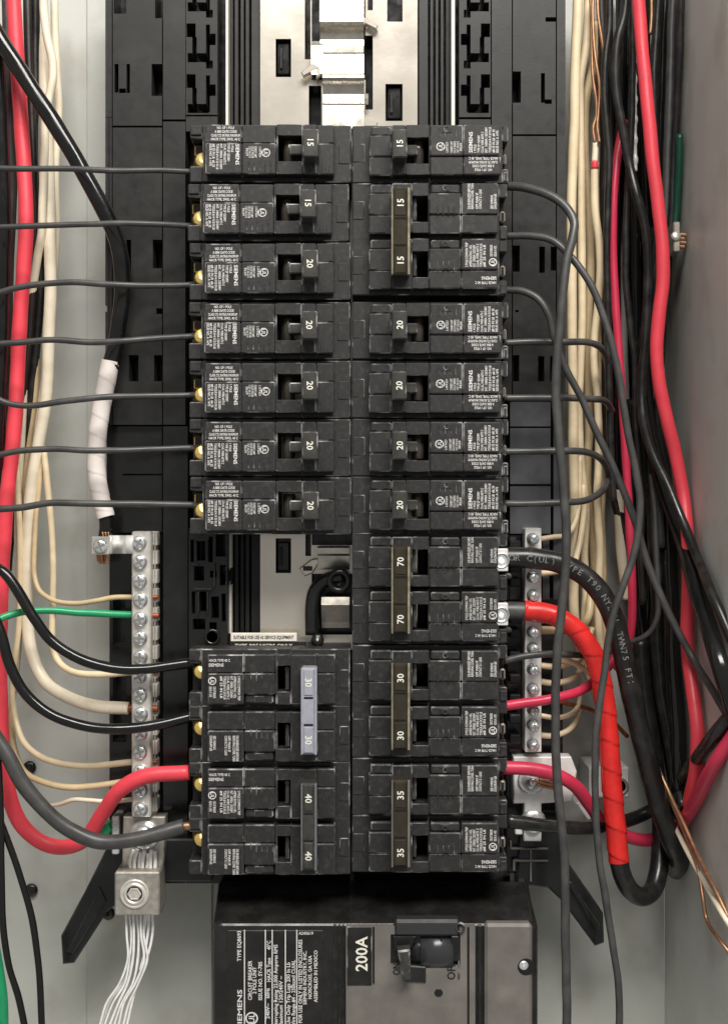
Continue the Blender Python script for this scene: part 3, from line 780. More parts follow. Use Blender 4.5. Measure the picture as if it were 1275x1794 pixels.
def double(side, y1, y2, amp, label, flip=False, tie=None, edge=None, y0t=None, shade=PRINT, num=NUMBER, lugs=False, tilt=0):
    root = thing("double_pole_breaker", label, "breaker", (ux(472 if side == 'L' else 753, 0), CY - (y1 + y2) / 2, 0), "double pole circuit breakers")
    l1, m1, _, (_, Ya) = half(side, y1, True, 0, root)
    l2, m2, _, (_, Yb) = half(side, y2, True, 1, root)
    if side == 'L': double_print(side, Ya, Yb, l1, l2, shade)
    else: double_print(side, Yb, Ya, l2, l1, shade)
    a, b = (527, 555) if side == 'L' else (685.5, 718)
    Ym = (Ya + Yb) / 2; W = 64; hl = 74
    mb = MB(); mb.box(ux(a, W), ux(b, W), Ym - hl, Ym + hl, 25, W - 3, 2.5)
    t = mb.build("handle_tie", [tie or TIE, tie or TIE], root)
    for p, q in ((a, a + 2.6), (b - 4.2, b)):
        MB().box(ux(p, W), ux(q, W), Ym - hl, Ym + hl, W - 8, W, .8, 0, 0).build("tie_edge", [edge or TIEEDGE] * 2, t)
    for sgn in (1, -1):
        yy = Ym + sgn * 49
        MB().box(ux(a + 5, W), ux(b - 6.5, W), yy - 22, yy + 22, W - 6, W - 1.4, 1.2).build("number_plaque", [tie or TIE, tie or TIE], t)
        MB().box(ux(a + 5, W), ux(b - 6.5, W), yy - sgn * 26 - 2, yy - sgn * 26 + 1.5, W - 6, W - 2.2, .4, 0, 0).build("tie_slot", [GLOSS, GLOSS], t)
        number(root, ux((a + b) / 2 - .5, W), yy, W - .9, amp, side, t, num, 11)
    if lugs:
        for Y in (Ya, Yb):
            q = MB(); q.box(ux(868, 2), ux(889.5, 2), Y - 18, Y + 22, -34, 3, 1.5, 0, 0)
            lg = q.build("terminal_lug", [LUGWHITE, LUGWHITE], root)
            MB().lathe((ux(878, 3), Y + 1, 3), (0, 0, 1), [(14, 0), (14, 1), (11.5, 1.2), (11.5, .2), (9, .4), (0, .4)], 20).build("lug_screw", ZINC, lg)
            MB().box(ux(880, 0), ux(897, 0), Y - 32, Y - 22, -40, -8, 3).build("lug_guard", BK, root)
    return root

ordn = ["top", "second", "third", "fourth", "fifth", "sixth", "seventh"]
for k, (yc, amp, dx, rz) in enumerate(((269, "15", 2, .25), (372, "15", -2, .15), (475, "20", 1, -.1), (579, "20", 0, .1), (682, "20", 1, 0), (784, "20", 1, .1), (886, "20", 2, .15))):
    single('L', yc, amp, [f"black 15 amp breaker at the top of the left column",
        "second 15 amp breaker from the top of the left column",
        "uppermost 20 amp breaker of the left column, just under the two 15 amp ones",
        "fourth breaker down the left column, just above the white tape's upper end",
        "fifth breaker down the left column, level with the start of the white tape",
        "sixth breaker down the left column, marked 20, below the fifth one",
        "lowest 20 amp breaker of the left column, directly above the empty slot"][k], dx, rz)
for k, (yc, amp, dx, rz) in enumerate(((270, "15", 0, -.15), (579, "20", 0, .1), (682, "20", -1, 0), (784, "20", 0, .1), (885, "20", 0, 0))):
    single('R', yc, amp, ["black 15 amp breaker at the top of the right column",
        "20 amp breaker of the right column directly under the double 15 amp breaker",
        "second 20 amp breaker down in the right column",
        "third 20 amp breaker down in the right column",
        "20 amp breaker of the right column directly above the double 70 amp breaker"][k], dx, rz)
double('R', 371, 467, "15", "double pole breaker with brown handle tie marked 15, upper right column")
double('R', 983, 1078, "70", "double pole breaker with a handle tie marked 70 and bright terminal lugs", shade=PRINTDIM, lugs=True)
double('R', 1180, 1277, "30", "double pole breaker with a dark handle tie marked 30 in the right column")
double('R', 1378, 1478, "35", "double pole breaker with a black handle tie marked 35 above the main breaker", tie=TIE, edge=MAINGREY)
double('L', 1187, 1286, "30", "double pole breaker with handle tie marked 30 in a painted pale sheen, left column", tie=TIESHEEN, edge=TIESHEEN)
double('L', 1385, 1482, "40", "double pole breaker with handle tie marked 40 at the foot of the left column", tie=HANDLE, edge=TIERIM)

# ------------------------------------------------------------------ main breaker
mbk = thing("main_breaker", "large black 200 amp main breaker below the two breaker columns", "main breaker", U(655, 1700, 0))
MK = [MAIN, BASEEDGE]
DRUM = mat("toggle_drum_plastic", (0.035, 0.035, 0.038), 0.24, rvar=0.06)
def loft(rings, mats, name, parent):
    """rings of equal length, closed, joined in order; last ring capped"""
    mb = MB(); n = len(rings[0])
    for r in rings: mb.v.extend(r)
    for i in range(len(rings) - 1):
        for j in range(n):
            k = (j + 1) % n
            mb.face([i * n + j, i * n + k, (i + 1) * n + k, (i + 1) * n + j], 0, False)
    mb.face([(len(rings) - 1) * n + j for j in range(n)])
    return mb.build(name, mats, parent)
def rrect(px0, px1, py0, py1, w, r):
    x0, x1, y0, y1 = ux(px0, w), ux(px1, w), uy(py1, w), uy(py0, w); out = []
    for cx, cy, a0 in ((x1 - r, y1 - r, 0), (x0 + r, y1 - r, 90), (x0 + r, y0 + r, 180), (x1 - r, y0 + r, 270)):
        for k in range(5):
            a = R(a0 + k * 22.5); out.append((cx + r * math.cos(a), cy + r * math.sin(a), w))
    return out
body = loft([rrect(385, 922, 1543, 1895, -150, 6), rrect(383, 925, 1545, 1900, -90, 6), rrect(380, 929, 1566, 1905, -62, 8), rrect(374, 940, 1608, 1912, 10, 12), rrect(373, 941, 1613, 1914, 18, 12), rrect(376, 938, 1618, 1912, 24, 12), rrect(379, 935, 1622, 1910, 26, 11)], MK, "housing", mbk)
# label field, left
f_ = MB(); f_.bp(398, 566, 1630, 1900, 22, 28, 1.2); lf = f_.build("label_field", MK, mbk)
for a, b in ((584, 589), (593, 596), (600, 603)):
    MB().bp(a, b, 1620, 1900, 22, 29, 1.5).build("moulded_rib", MK, body)
mb = MB(); w = 28.6
def vt(t, px, py0, py1, h=6.5):
    mb.text(t, ux(px, w), uy((py0 + py1) / 2, w), w, h, 90, abs(uy(py0, w) - uy(py1, w)))
for px in (428.5, 465, 477, 500, 520):
    mb.box(ux(px - .9, w), ux(px + .9, w), uy(1800, w), uy(1629, w), w - .3, w + .1, .05)
vt("TYPE EQ8693", 419, 1631, 1684); vt("SIEMENS", 420, 1733, 1803, 8)
vt("CIRCUIT BREAKER", 438, 1683, 1752); vt("2 POLE UNIT", 446, 1694, 1741); vt("ISSUE NO. SY-785", 456, 1685, 1752)
vt("40°C", 471, 1648, 1664); vt("HACR Type", 471, 1678, 1720); vt("60Hz", 469, 1731, 1749); vt("240V~", 469, 1758, 1785)
vt("Interrupting Rating 22,000 Amperes RMS", 483, 1655, 1800); vt("Maximum 120/240V ~", 492, 1710, 1800)
vt("Use Only Trip Lugs 200 In Lb", 505, 1686, 1795); vt("Wire Range #4 - 250kcmil CU/AL", 514, 1682, 1800)
vt("FOR USE ONLY IN LISTED ENCLOSURES", 526, 1646, 1792); vt("SIEMENS INDUSTRY, INC.", 534, 1666, 1760, 6); vt("NORCROSS, GA USA", 543, 1674, 1750, 6); vt("ASSEMBLED IN MEXICO", 553, 1665, 1756, 6)
mb.text("A243619", ux(536, w), uy(1635, w), w, 5, 0, 25)
ring_mark(mb, ux(441, w), uy(1784, w), w, 11, 90)
mb.build("printed_label", PRINT, lf)
# centre cover with the rating and the toggle recess
mb = MB().pplate(606, 832, 1622, 1905, 34, 12, [(652.5, 656, 1624, 1726), (684, 806, 1637, 1690), (696, 806, 1690, 1692)], 0, 1)
cc = mb.build("centre_cover", [MAINGREY, MAINGREY], mbk)
MB().bp(607, 652, 1623, 1728, 20, 35.5, 2).build("rating_plate", [MAIN, BRKEDGE], cc)
mb = MB(); mb.text("200A", ux(633, 36), uy(1671, 36), 36, 20, 90, 60); mb.build("rating_number", NUMBER, cc)
MB().bp(690, 806, 1612, 1642, 8, 38, 5).build("toggle_brow", [DRUM, BASEEDGE], cc)
mb = MB().lathe((ux(700, 20), uy(1668, 20), 6), (1, 0, 0), [(25, 0), (27, 2), (27, 100), (25, 102)], 36)
tg = mb.build("toggle_drum", [GLOSS, GLOSS], mbk)
q = MB().lathe((ux(735, 20), uy(1668, 20), 6), (1, 0, 0), [(28, 0), (36, 1), (36, 56), (28, 58)], 40); q.build("drum_band", DRUM, tg)
MB().bp(772, 774, 1641, 1694, 0, 34.5, .5).build("drum_groove", [GLOSS, GLOSS], tg)
MB().bp(790, 804, 1640, 1684, 0, 37, 2).build("drum_stop", [GLOSS, BASEEDGE], tg)
MB().prism([(696, 1666), (718, 1664), (720, 1718), (706, 1720)], 10, 62, 3).build("toggle_lever", [HANDLE, BRKEDGE], tg)
MB().prism([(718, 1692), (746, 1694), (746, 1722), (708, 1720)], 10, 38, 2).build("toggle_lever_root", [MAIN, BASEEDGE], tg)
MB().prism([(688, 1640), (730, 1640), (722, 1662), (690, 1668)], 2, 36.5, 2).build("recess_cheek", [GLOSS, GLOSS], tg)
mb = MB(); mb.text("OFF", ux(790, 35), uy(1701, 35), 34.8, 14, 90, 30); mb.build("off_marking", MAIN, cc)
mb = MB(); mb.text("ON", ux(694, 35), uy(1698, 35), 34.8, 12, 90, 20); mb.build("on_marking", MAIN, cc)
MB().lathe((ux(806, 40), uy(1626, 40), 38.4), (0, 0, 1), [(8.5, -6), (8.5, 1.2), (6.6, 1.2), (6.6, -6)], 22, cap=False).build("off_symbol", BRKEDGE, cc)
MB().lathe((ux(768, 35), uy(1740, 35), 34.4), (0, 0, 1), [(0, 0), (7, 0), (7.6, -.6)], 18, cap=False).build("test_hole", GLOSS, cc)
MB().bp(818, 822, 1624, 1900, 22, 35.2, 1).build("cover_groove", [GLOSS, GLOSS], cc)
MB().bp(802, 805, 1684, 1716, 22, 36, 1).build("cover_rib", [BRKEDGE, BRKEDGE], cc)
# right cover plate with its screw
MB().bp(836, 845, 1621, 1900, 22, 30, 2).build("moulded_rib", MK, body)
rc = MB().bp(849, 932, 1619, 1900, 16, 40, 5).build("side_cover", [MAINGREY, MAINGREY], mbk)
c = U(921, 1694, 40.4)
MB().lathe(c, (0, 0, 1), [(0, .3), (14, .3), (14.6, 0)], 22, cap=False).build("screw_recess", GLOSS, rc)
MB().lathe((c[0] - 4, c[1] + 3, c[2] + .4), (0, 0, 1), [(8, 0), (8, 1.5), (5, 2.2), (0, 2.2)], 16).build("cover_screw", ZINC, rc)

# ------------------------------------------------------------------ wires, left gutter
G1 = "thin black wires crossing to the left breakers"
rows = [
 ([(-8, 295), (60, 296), (130, 296), (200, 299), (270, 298), (336, 301)], 10.5, "dusty thin black wire to the top left breaker, its insulation scuffed white"),
 ([(-8, 398), (60, 396), (150, 393), (220, 391), (280, 393), (334, 396)], 10.5, "thin black wire to the second breaker of the left column"),
 ([(-8, 514), (25, 505), (70, 498), (130, 495), (200, 499), (270, 500), (338, 499)], 11, "thin black wire to the third breaker of the left column, dipping at its outer end"),
 ([(-8, 603), (35, 600), (90, 595), (160, 600), (220, 597), (280, 592), (342, 589)], 11, "thin black wire to the fourth breaker of the left column"),
 ([(-8, 697), (15, 707), (50, 711), (110, 703), (170, 697), (240, 694), (342, 692)], 11, "thin black wire crossing the upper half of the white tape to the fifth left breaker"),
 ([(-8, 798), (30, 791), (90, 787), (160, 789), (240, 788), (344, 785)], 11, "thin black wire crossing the lower half of the white tape to the sixth left breaker"),
 ([(-8, 893), (40, 889), (90, 881), (160, 882), (240, 883), (346, 885)], 12, "thin black wire crossing the lower end of the white tape to the seventh left breaker"),
]
for p, wd, lb in rows:
    wire("black_wire", lb, JBD, wd, p, [22] * (len(p) - 2) + [2, -24], G1)
wire("black_wire", "upper thick black wire curving down from the left edge to the left 30 amp breaker", JBG, 19, [(-12, 992), (8, 1003), (35, 1040), (62, 1085), (90, 1122), (130, 1150), (190, 1169), (250, 1172), (300, 1166), (342, 1161)], [0, 5, 8, 10, 10, 8, 6, 2, -8, -22], "thick wires to the left double breakers")
wire("black_wire", "lower thick black wire sweeping from the left edge to the left 30 amp breaker", JBG, 19, [(-12, 1075), (3, 1110), (18, 1165), (45, 1215), (90, 1252), (150, 1272), (215, 1277), (280, 1269), (342, 1254)], [0, 5, 8, 10, 10, 8, 6, -4, -22], "thick wires to the left double breakers")
wire("black_wire", "thick dusty black wire with a copper end at the left 40 amp breaker", JBD, 27, [(-14, 1280), (12, 1320), (40, 1372), (80, 1420), (120, 1452), (170, 1473), (230, 1472), (280, 1460), (322, 1448)], [5, 8, 10, 8, 4, 0, -2, -8, -16], "thick wires to the left double breakers",
     tips=[([(321, 1448), (329, 1447), (338, 1447)], -16, 15, COPPER)])
wire("red_wire", "thick red wire running down the left gutter and looping to the left 40 amp breaker", JR, 27,
     [(23, -30), (26, 20), (31, 120), (38, 220), (44, 310), (46, 390), (42, 470), (36, 560), (31, 650), (27, 730), (20, 810), (12, 880), (6, 960), (2, 1060), (0, 1160), (2, 1260), (8, 1340), (20, 1405), (42, 1450), (78, 1478), (118, 1484), (152, 1467), (180, 1425), (210, 1385), (250, 1362), (332, 1353)],
     [-90, -90, -90, -90, -85, -80, -80, -80, -80, -75, -70, -65, -65, -65, -60, -60, -60, -60, -60, -62, -62, -58, -40, -20, -14, -16])
wire("black_cable", "thick black cable crossing the left gutter, wrapped in white tape at its lower end", JBG, 29,
     [(-50, -15), (0, 68), (50, 145), (110, 240), (165, 335), (197, 400), (211, 450), (215, 510), (208, 575), (194, 640), (192.5, 645)], [-30, -34, -38, -42, -48, -54, -58, -60, -60, -60, -60], cat="cable", n=18)
tape = bpy.data.objects["black_cable"]
tp = path([(194, 633), (188, 665), (178, 715), (171, 765), (169, 805), (172, 845), (180, 885), (186, 906)], -60, 40)
MB().tube(tp, 16.0, 24, radf=lambda L, a: 1 + .05 * ((L / 34 + a / 6.283) % 1) ).build("white_tape", JWT, tape)
MB().tube(path([(186, 900), (187, 925), (185, 942)], -62, 5), 13, 14).build("cable_end", JBG, tape)
for k in range(6):
    MB().tube(path([(171 + k * 3.4, 968), (172 + k * 3.3, 978), (173 + k * 3 , 984 + (k % 2) * 4)], -64 + (k % 3) * 5, 4), 2.6, 7).build("copper_strand", COPPER, tape)
for k in range(3):
    MB().tube(path([(180 + k * 5, 932), (182 + k * 5, 942)], -50, 4), 2, 6).build("copper_strand", COPPER, tape)
GC = "cream wires in the left gutter"
wire("cream_wire", "cream wire at the top left that bows right and back beside its straight neighbour", JCW, 15, [(78, -30), (78, 20), (84, 70), (92, 110), (93, 140), (86, 175), (80, 215), (77, 300), (74, 400), (66, 450), (56, 520), (46, 610), (36, 700), (26, 790)], [-125] * 9 + [-140, -150, -160, -165, -165], GC)
wire("cream_wire", "cream wire on the right flank of the upper left cream bundle", JCW, 14, [(96, -30), (96, 40), (98, 90), (102, 150), (104, 190), (101, 240), (97, 320), (99, 400), (96, 470), (88, 560), (80, 650), (68, 740), (54, 830)], -168, GC)
wire("cream_wire", "thickest cream wire of the left gutter, bending to the bar with a copper stub", JCW, 22, [(76, 60), (82, 210), (85, 300), (88, 400), (89, 500), (86, 600), (82, 690), (70, 770), (57, 840), (51, 920), (48, 1010), (49, 1090), (58, 1150), (80, 1195), (120, 1222), (170, 1237), (226, 1241)], [-170, -155, -145, -140, -140, -140, -140, -135, -130, -130, -130, -130, -120, -105, -80, -62, -58], GC,
     tips=[([(225, 1241), (231, 1241), (236, 1241)], -58, 14, OXCOPPER), ([(266, 1241), (277, 1242)], -56, 12, OXCOPPER)])
wire("cream_wire", "slim cream wire beside the thick red wire that runs straight down the left gutter", JCW, 11, [(62, 420), (56, 480), (52, 560), (46, 640), (42, 720), (36, 820), (31, 900), (33, 1010), (34, 1090), (31, 1150), (26, 1210)], [-150] * 11, GC)
wire("cream_wire", "yellowish cream wire between the slim and the thick one in the left gutter", JCD, 11, [(72, 520), (66, 600), (62, 690), (52, 770), (44, 850), (45, 880), (43, 960), (38, 1060), (31, 1160), (22, 1240), (26, 1310), (42, 1350), (75, 1370), (115, 1379), (165, 1377), (236, 1366)], [-160] * 10 + [-130, -110, -80, -65, -60, -58], GC, tips=[([(266, 1366), (276, 1366)], -56, 7, OXCOPPER)])
wire("cream_wire", "thin yellowed wire that turns to the bar just above the green wire", JCD, 9, [(76, 780), (70, 850), (63, 920), (60, 980), (61, 1010), (70, 1036), (95, 1052), (135, 1057), (170, 1052), (200, 1046), (234, 1046)], [-140, -130, -120, -115, -110, -100, -90, -75, -62, -58, -56], GC, tips=[([(266, 1046), (278, 1046)], -56, 8, OXCOPPER)])
wire("cream_wire", "cream wire that passes under the upper thick black wire on its way to the bar", JC, 12, [(78, 790), (84, 850), (91, 930), (94, 1000), (93, 1080), (93, 1130), (104, 1160), (130, 1178), (170, 1182), (234, 1177)], [-130, -125, -120, -115, -110, -105, -90, -70, -60, -57], GC, tips=[([(266, 1177), (278, 1178)], -56, 8, OXCOPPER)])
wire("cream_wire", "cream wire reaching the bar below the lower thick black wire", JC, 11, [(30, 800), (34, 900), (36, 1000), (35, 1080), (26, 1160), (22, 1210), (28, 1260), (42, 1300), (66, 1323), (100, 1336), (150, 1342), (236, 1335)], [-135, -125] + [-120] * 5 + [-100, -80, -65, -60, -57], GC, tips=[([(266, 1335), (276, 1335)], -56, 8, OXCOPPER)])
wire("cream_wire", "short pale wire entering the bar behind the rising red wire", JCW, 8, [(82, 1412), (105, 1409), (130, 1401), (155, 1402), (190, 1404), (238, 1400)], [-110, -90, -70, -62, -60, -57], GC)
wire("green_wire", "bright green ground wire reaching the left neutral bar from the left edge", JG, 13, [(-12, 1090), (15, 1079), (50, 1071), (95, 1070), (140, 1073), (190, 1075), (234, 1077)], [0, -10, -25, -40, -50, -55, -57], tips=[([(266, 1078), (279, 1079)], -56, 10, OXCOPPER)])
GD = "black wires down the left edge"
wire("black_wire", "brownish black wire between the red wire and the cream bundle at the top left", JBR, 16, [(48, -30), (50, 60), (53, 150), (57, 240), (60, 330), (62, 420), (58, 500), (50, 600), (40, 690), (28, 780), (18, 880)], -150, GD)
wire("black_wire", "bluish black wire against the left flank of the cream bundle", JB, 16, [(64, -30), (63, 80), (62, 160), (60, 240), (62, 330), (68, 400), (72, 470), (68, 560), (60, 650), (48, 740), (34, 820), (22, 900), (14, 1000)], -160, GD)
wire("black_wire", "dark wire left of the red wire at the top left corner", JBD, 17, [(10, -30), (14, 60), (16, 140), (19, 240), (22, 330), (18, 440), (14, 560), (10, 660), (6, 760)], -120, GD)
wire("black_wire", "outermost black wire at the upper left edge", JBG, 26, [(-8, 60), (-2, 150), (3, 250), (6, 350), (6, 450), (3, 560), (-2, 680), (-8, 820)], -60, GD)
wire("black_wire", "black wire behind the red wire that runs down to the lower left", JBG, 15, [(-2, 620), (4, 720), (4, 830), (0, 930), (-4, 1060)], -100, GD)
wire("black_wire", "thin black wire at the lower left edge ending near the frame", JBG, 12, [(-3, 1330), (2, 1420), (3, 1530), (6, 1620), (16, 1690), (32, 1745), (44, 1800)], 10, GD)
wire("black_wire", "longer black wire bowing right at the lower left", JBG, 12, [(-6, 1420), (12, 1465), (34, 1530), (54, 1600), (66, 1670), (72, 1740), (74, 1810)], 0, GD)
wire("green_wire", "dark green wire in the bottom left corner", JG, 22, [(-14, 1640), (-4, 1700), (3, 1750), (6, 1820)], -60)

# ------------------------------------------------------------------ wires, right gutter
GR = "cream wires in the right gutter"
wire("cream_wire", "thick cream wire nearest the black base in the right gutter", JC, 18, [(1012, -30), (1010, 40), (1007, 120), (1006, 200), (1002, 290), (1000, 380), (1000, 460), (1001, 560), (1002, 660), (1003, 760), (1005, 850), (1006, 900), (1000, 960), (1004, 1010), (1004, 1060), (1010, 1120), (1030, 1180), (1056, 1250), (1064, 1310)], [-150] * 15 + [-160, -175, -190, -200], GR)
wire("cream_wire", "cream wire that swings left beside the thickest cream wire at the top right", JC, 15, [(1030, -30), (1028, 40), (1024, 90), (1016, 140), (1016, 200), (1017, 290), (1018, 380), (1019, 470), (1019, 560), (1015, 650), (1013, 740), (1020, 840), (1026, 900), (1022, 970), (1026, 1040), (1024, 1100), (1036, 1160), (1056, 1220), (1066, 1290)], -175, GR)
wire("cream_wire", "darker cream wire behind, third from the black base in the right gutter", JCD, 15, [(1048, 40), (1040, 110), (1028, 160), (1024, 220), (1026, 300), (1031, 380), (1034, 460), (1030, 550), (1029, 650), (1031, 760), (1028, 850), (1036, 930), (1042, 1010), (1038, 1090), (1040, 1150), (1056, 1210), (1066, 1270)], -195, GR)
wire("cream_wire", "cream wire with a red banded sheath end under the copper wires", JC, 14, [(1042, 285), (1041, 330), (1043, 380), (1049, 430), (1050, 480), (1046, 540), (1040, 620), (1046, 700), (1048, 790), (1046, 870), (1050, 960), (1048, 1040), (1048, 1110), (1058, 1170), (1066, 1230)], [-140] * 5 + [-150] * 10, GR)
sheath = bpy.data.objects["cream_wire." + f"{[int(x.name[-3:]) for x in COL.objects if x.name.startswith('cream_wire.')][-1]:03d}"]
MB().tube(path([(1043, 250), (1042, 270), (1041, 284)], -138, 4), 6, 12).build("sheath_end", JCW, sheath)
MB().tube(path([(1041, 283), (1041, 296)], -138, 4), 7, 12).build("red_band", JR, sheath)
wire("cream_wire", "yellowed wire at the back of the right hand cream bundle", JCD, 13, [(1048, 540), (1052, 620), (1051, 700), (1053, 780), (1056, 830), (1053, 900), (1055, 980), (1056, 1080), (1064, 1160)], -205, GR)
wire("cream_wire", "pale strap like cream wire behind the pink red wire beside the right cream bundle", JCW, 18, [(1083, 858), (1084, 900), (1086, 950), (1092, 1010), (1098, 1050)], -190, GR)
GCU = "bare copper wires at the top right"
wire("copper_wire", "left bare copper wire at the top of the right gutter", COPPER, 6, [(1034, -20), (1036, 60), (1037, 130), (1044, 180), (1044, 205), (1039, 225), (1042, 250)], -135, GCU)
wire("copper_wire", "bare copper wire that bows right among the black wires at the top right", COPPER, 6, [(1046, -20), (1048, 30), (1053, 65), (1057, 95), (1060, 130)], -135, GCU)
wire("copper_wire", "bare copper wire crossing between its two neighbours at the top right", COPPER, 6, [(1039, -20), (1038, 50), (1043, 110), (1050, 150), (1048, 195), (1046, 225), (1049, 250)], -128, GCU)
GB = "black wires in the right gutter"
wire("black_wire", "matt black wire just right of the copper wires", JB, 13, [(1068, -30), (1066, 50), (1060, 100), (1058, 160), (1062, 220), (1066, 280), (1064, 360), (1062, 460), (1064, 560), (1066, 680), (1070, 800), (1074, 880)], -115, GB)
wire("black_wire", "glossy black wire that bows left then runs down to the bottom right", JB, 17, [(1098, -30), (1093, 30), (1082, 70), (1077, 120), (1080, 175), (1091, 230), (1102, 290), (1116, 345), (1128, 390), (1134, 440), (1133, 520), (1130, 600), (1124, 680), (1126, 735), (1140, 790), (1168, 850), (1196, 915), (1222, 980), (1250, 1050), (1290, 1140)], [-100] * 7 + [-90] * 6 + [-80, -70, -50, -20, 30, 90, 150], GB)
wire("black_wire", "black wire in the dark gap right of the cream bundle", JBR, 18, [(1052, -30), (1056, 120), (1060, 240), (1058, 330), (1060, 430), (1061, 540), (1062, 650), (1064, 760), (1068, 840), (1084, 900), (1102, 960), (1116, 1020)], -190, GB)
wire("black_wire", "black wire behind the pink red wire", JBG, 18, [(1086, -30), (1088, 120), (1084, 250), (1080, 360), (1078, 480), (1078, 600), (1078, 720), (1080, 840)], -215, GB)
wire("black_wire", "slim black wire with a sheen right of the pink red wire", JB, 12, [(1104, -30), (1108, 120), (1104, 240), (1098, 330), (1096, 420), (1096, 500), (1104, 580), (1112, 640), (1113, 720), (1118, 800), (1124, 870), (1122, 960), (1126, 1060)], -130, GB)
wire("black_wire", "glossy black wire in the dark middle of the right gutter", JBG, 18, [(1110, 90), (1112, 200), (1110, 320), (1111, 430), (1114, 540), (1116, 640), (1124, 740), (1132, 840), (1136, 940), (1134, 1060), (1130, 1200), (1150, 1320), (1170, 1400)], -190, GB)
wire("black_wire", "thick black wire added for darkness deep between the two red wires", JBG, 26, [(1102, -30), (1100, 150), (1102, 300), (1108, 450), (1112, 600), (1116, 760)], -230, GB)  # this and the next two wires are extras added to darken the gaps
wire("black_wire", "thick black wire added for darkness behind the pale knotted strand", JBG, 26, [(1126, -30), (1126, 150), (1130, 300), (1134, 450), (1132, 600), (1130, 760)], -225, GB)
wire("black_wire", "thick dark wire added for darkness behind the copper wires at the top right", JBR, 24, [(1060, -30), (1064, 150), (1070, 300), (1074, 450), (1076, 600), (1082, 760), (1090, 880)], -235, GB)
wire("black_wire", "bluish black wire right of the big red wire at the top", JB, 17, [(1152, -30), (1150, 40), (1146, 110), (1144, 180), (1148, 250), (1152, 330), (1152, 440), (1146, 560), (1140, 680), (1138, 800), (1142, 920)], -150, GB)
wire("black_wire", "glossy black wire between the two grey sheened ones at the top right", JBG, 16, [(1166, -30), (1162, 60), (1158, 160), (1156, 260), (1160, 350), (1162, 440), (1156, 540), (1150, 640), (1146, 760), (1150, 880)], -170, GB)
wire("black_wire", "dusty black wire running down next to the dark side wall", JBD, 17, [(1179, -30), (1176, 60), (1173, 150), (1170, 230), (1168, 300), (1166, 380), (1164, 460), (1158, 560), (1150, 660), (1146, 760), (1150, 860), (1158, 960)], -130, GB)
wire("black_wire", "outermost black wire against the right side wall", JB, 14, [(1192, -30), (1190, 80), (1186, 180), (1180, 280), (1174, 400), (1166, 520), (1156, 640), (1150, 760), (1152, 860)], -120, GB)
wire("green_wire", "dark green wire end beside the ground clamp on the right wall", JGD, 13, [(1190, 235), (1188, 300), (1185, 360), (1182, 395)], -118)
wire("copper_wire", "short stretch of bare copper right of the big red wire at the top", COPPER, 6, [(1142, -20), (1140, 30), (1138, 60)], -150, GCU)
wire("red_wire", "thin pink red wire down the middle of the right gutter", JRP, 15, [(1092, 212), (1081, 270), (1075, 340), (1073, 400), (1074, 470), (1079, 560), (1086, 650), (1092, 740), (1097, 830), (1102, 920), (1106, 1000), (1107, 1060), (1104, 1110), (1095, 1150), (1078, 1175)], [-170, -150, -140, -140, -140, -135, -130, -125, -120, -115, -110, -110, -115, -125, -130])
wire("red_wire", "thick red wire running the whole height of the right gutter", JR, 24, [(1116, -30), (1121, 40), (1128, 130), (1137, 220), (1145, 300), (1153, 370), (1160, 440), (1161, 490), (1154, 550), (1149, 610), (1154, 670), (1168, 735), (1183, 800), (1196, 870), (1204, 940), (1206, 1010), (1203, 1080), (1205, 1150), (1214, 1220), (1221, 1290), (1218, 1350), (1206, 1410)], [-70, -68, -62, -55, -50, -48, -45, -45, -45, -45, -45, -48, -55, -62, -70, -78, -85, -90, -90, -90, -100, -120])
mb = MB()
t_ = path([(1109, 60), (1110, 120), (1111, 190), (1111, 240), (1112, 300)], -150, 30)
rope = mb.tube(t_, 4.2, 8, radf=lambda L, a: 1 + .5 * max(0, math.sin(L / 6.0))).build("twisted_strand", STRAND)
tag(rope, "thin pale knotted strand left of the big red wire at the top right", "strand")
# long dusty wires from the right breakers
GL = "dusty grey black wires from the right breakers"
wire("black_wire", "longest dusty wire, from the upper right breakers straight down the panel", JBD, 16, [(884, 326), (920, 329), (960, 342), (990, 362), (1005, 388), (1002, 420), (992, 460), (984, 520), (978, 590), (974, 660), (975, 730), (981, 800), (988, 870), (992, 940), (988, 1010), (982, 1080), (976, 1150), (972, 1230), (973, 1320), (980, 1410), (987, 1500), (990, 1600), (991, 1700), (992, 1800)], [-26, -4, 15, 28, 38, 44, 48] + [52] * 17, GL)
wire("black_wire", "dusty wire from the double 15 amp breaker crossing over the big printed cable", JBD, 13, [(886, 414), (930, 413), (970, 422), (1000, 452), (1030, 492), (1052, 540), (1070, 600), (1085, 670), (1098, 750), (1111, 820), (1120, 875), (1118, 930), (1105, 985), (1085, 1040), (1069, 1100), (1060, 1160), (1050, 1230), (1043, 1300), (1041, 1370), (1044, 1440), (1051, 1520), (1064, 1600), (1077, 1680), (1083, 1740), (1084, 1810)], [-26, -10, 5, 16, 22, 25] + [28] * 19, GL)
wire("black_wire", "dusty wire from below the double 15 amp breaker slanting down to the right edge", JBD, 13, [(884, 508), (915, 510), (942, 524), (960, 552), (970, 590), (988, 640), (1018, 698), (1045, 760), (1070, 810), (1092, 860), (1115, 925), (1133, 985), (1160, 1050), (1190, 1112), (1215, 1158), (1245, 1205), (1292, 1285)], [-26, -14, -4, 2, 4, 4, 2, 0, -2, -4, -6, -4, 5, 15, 32, 80, 150], GL)
GS = "short black wires from the right 20 amp breakers"
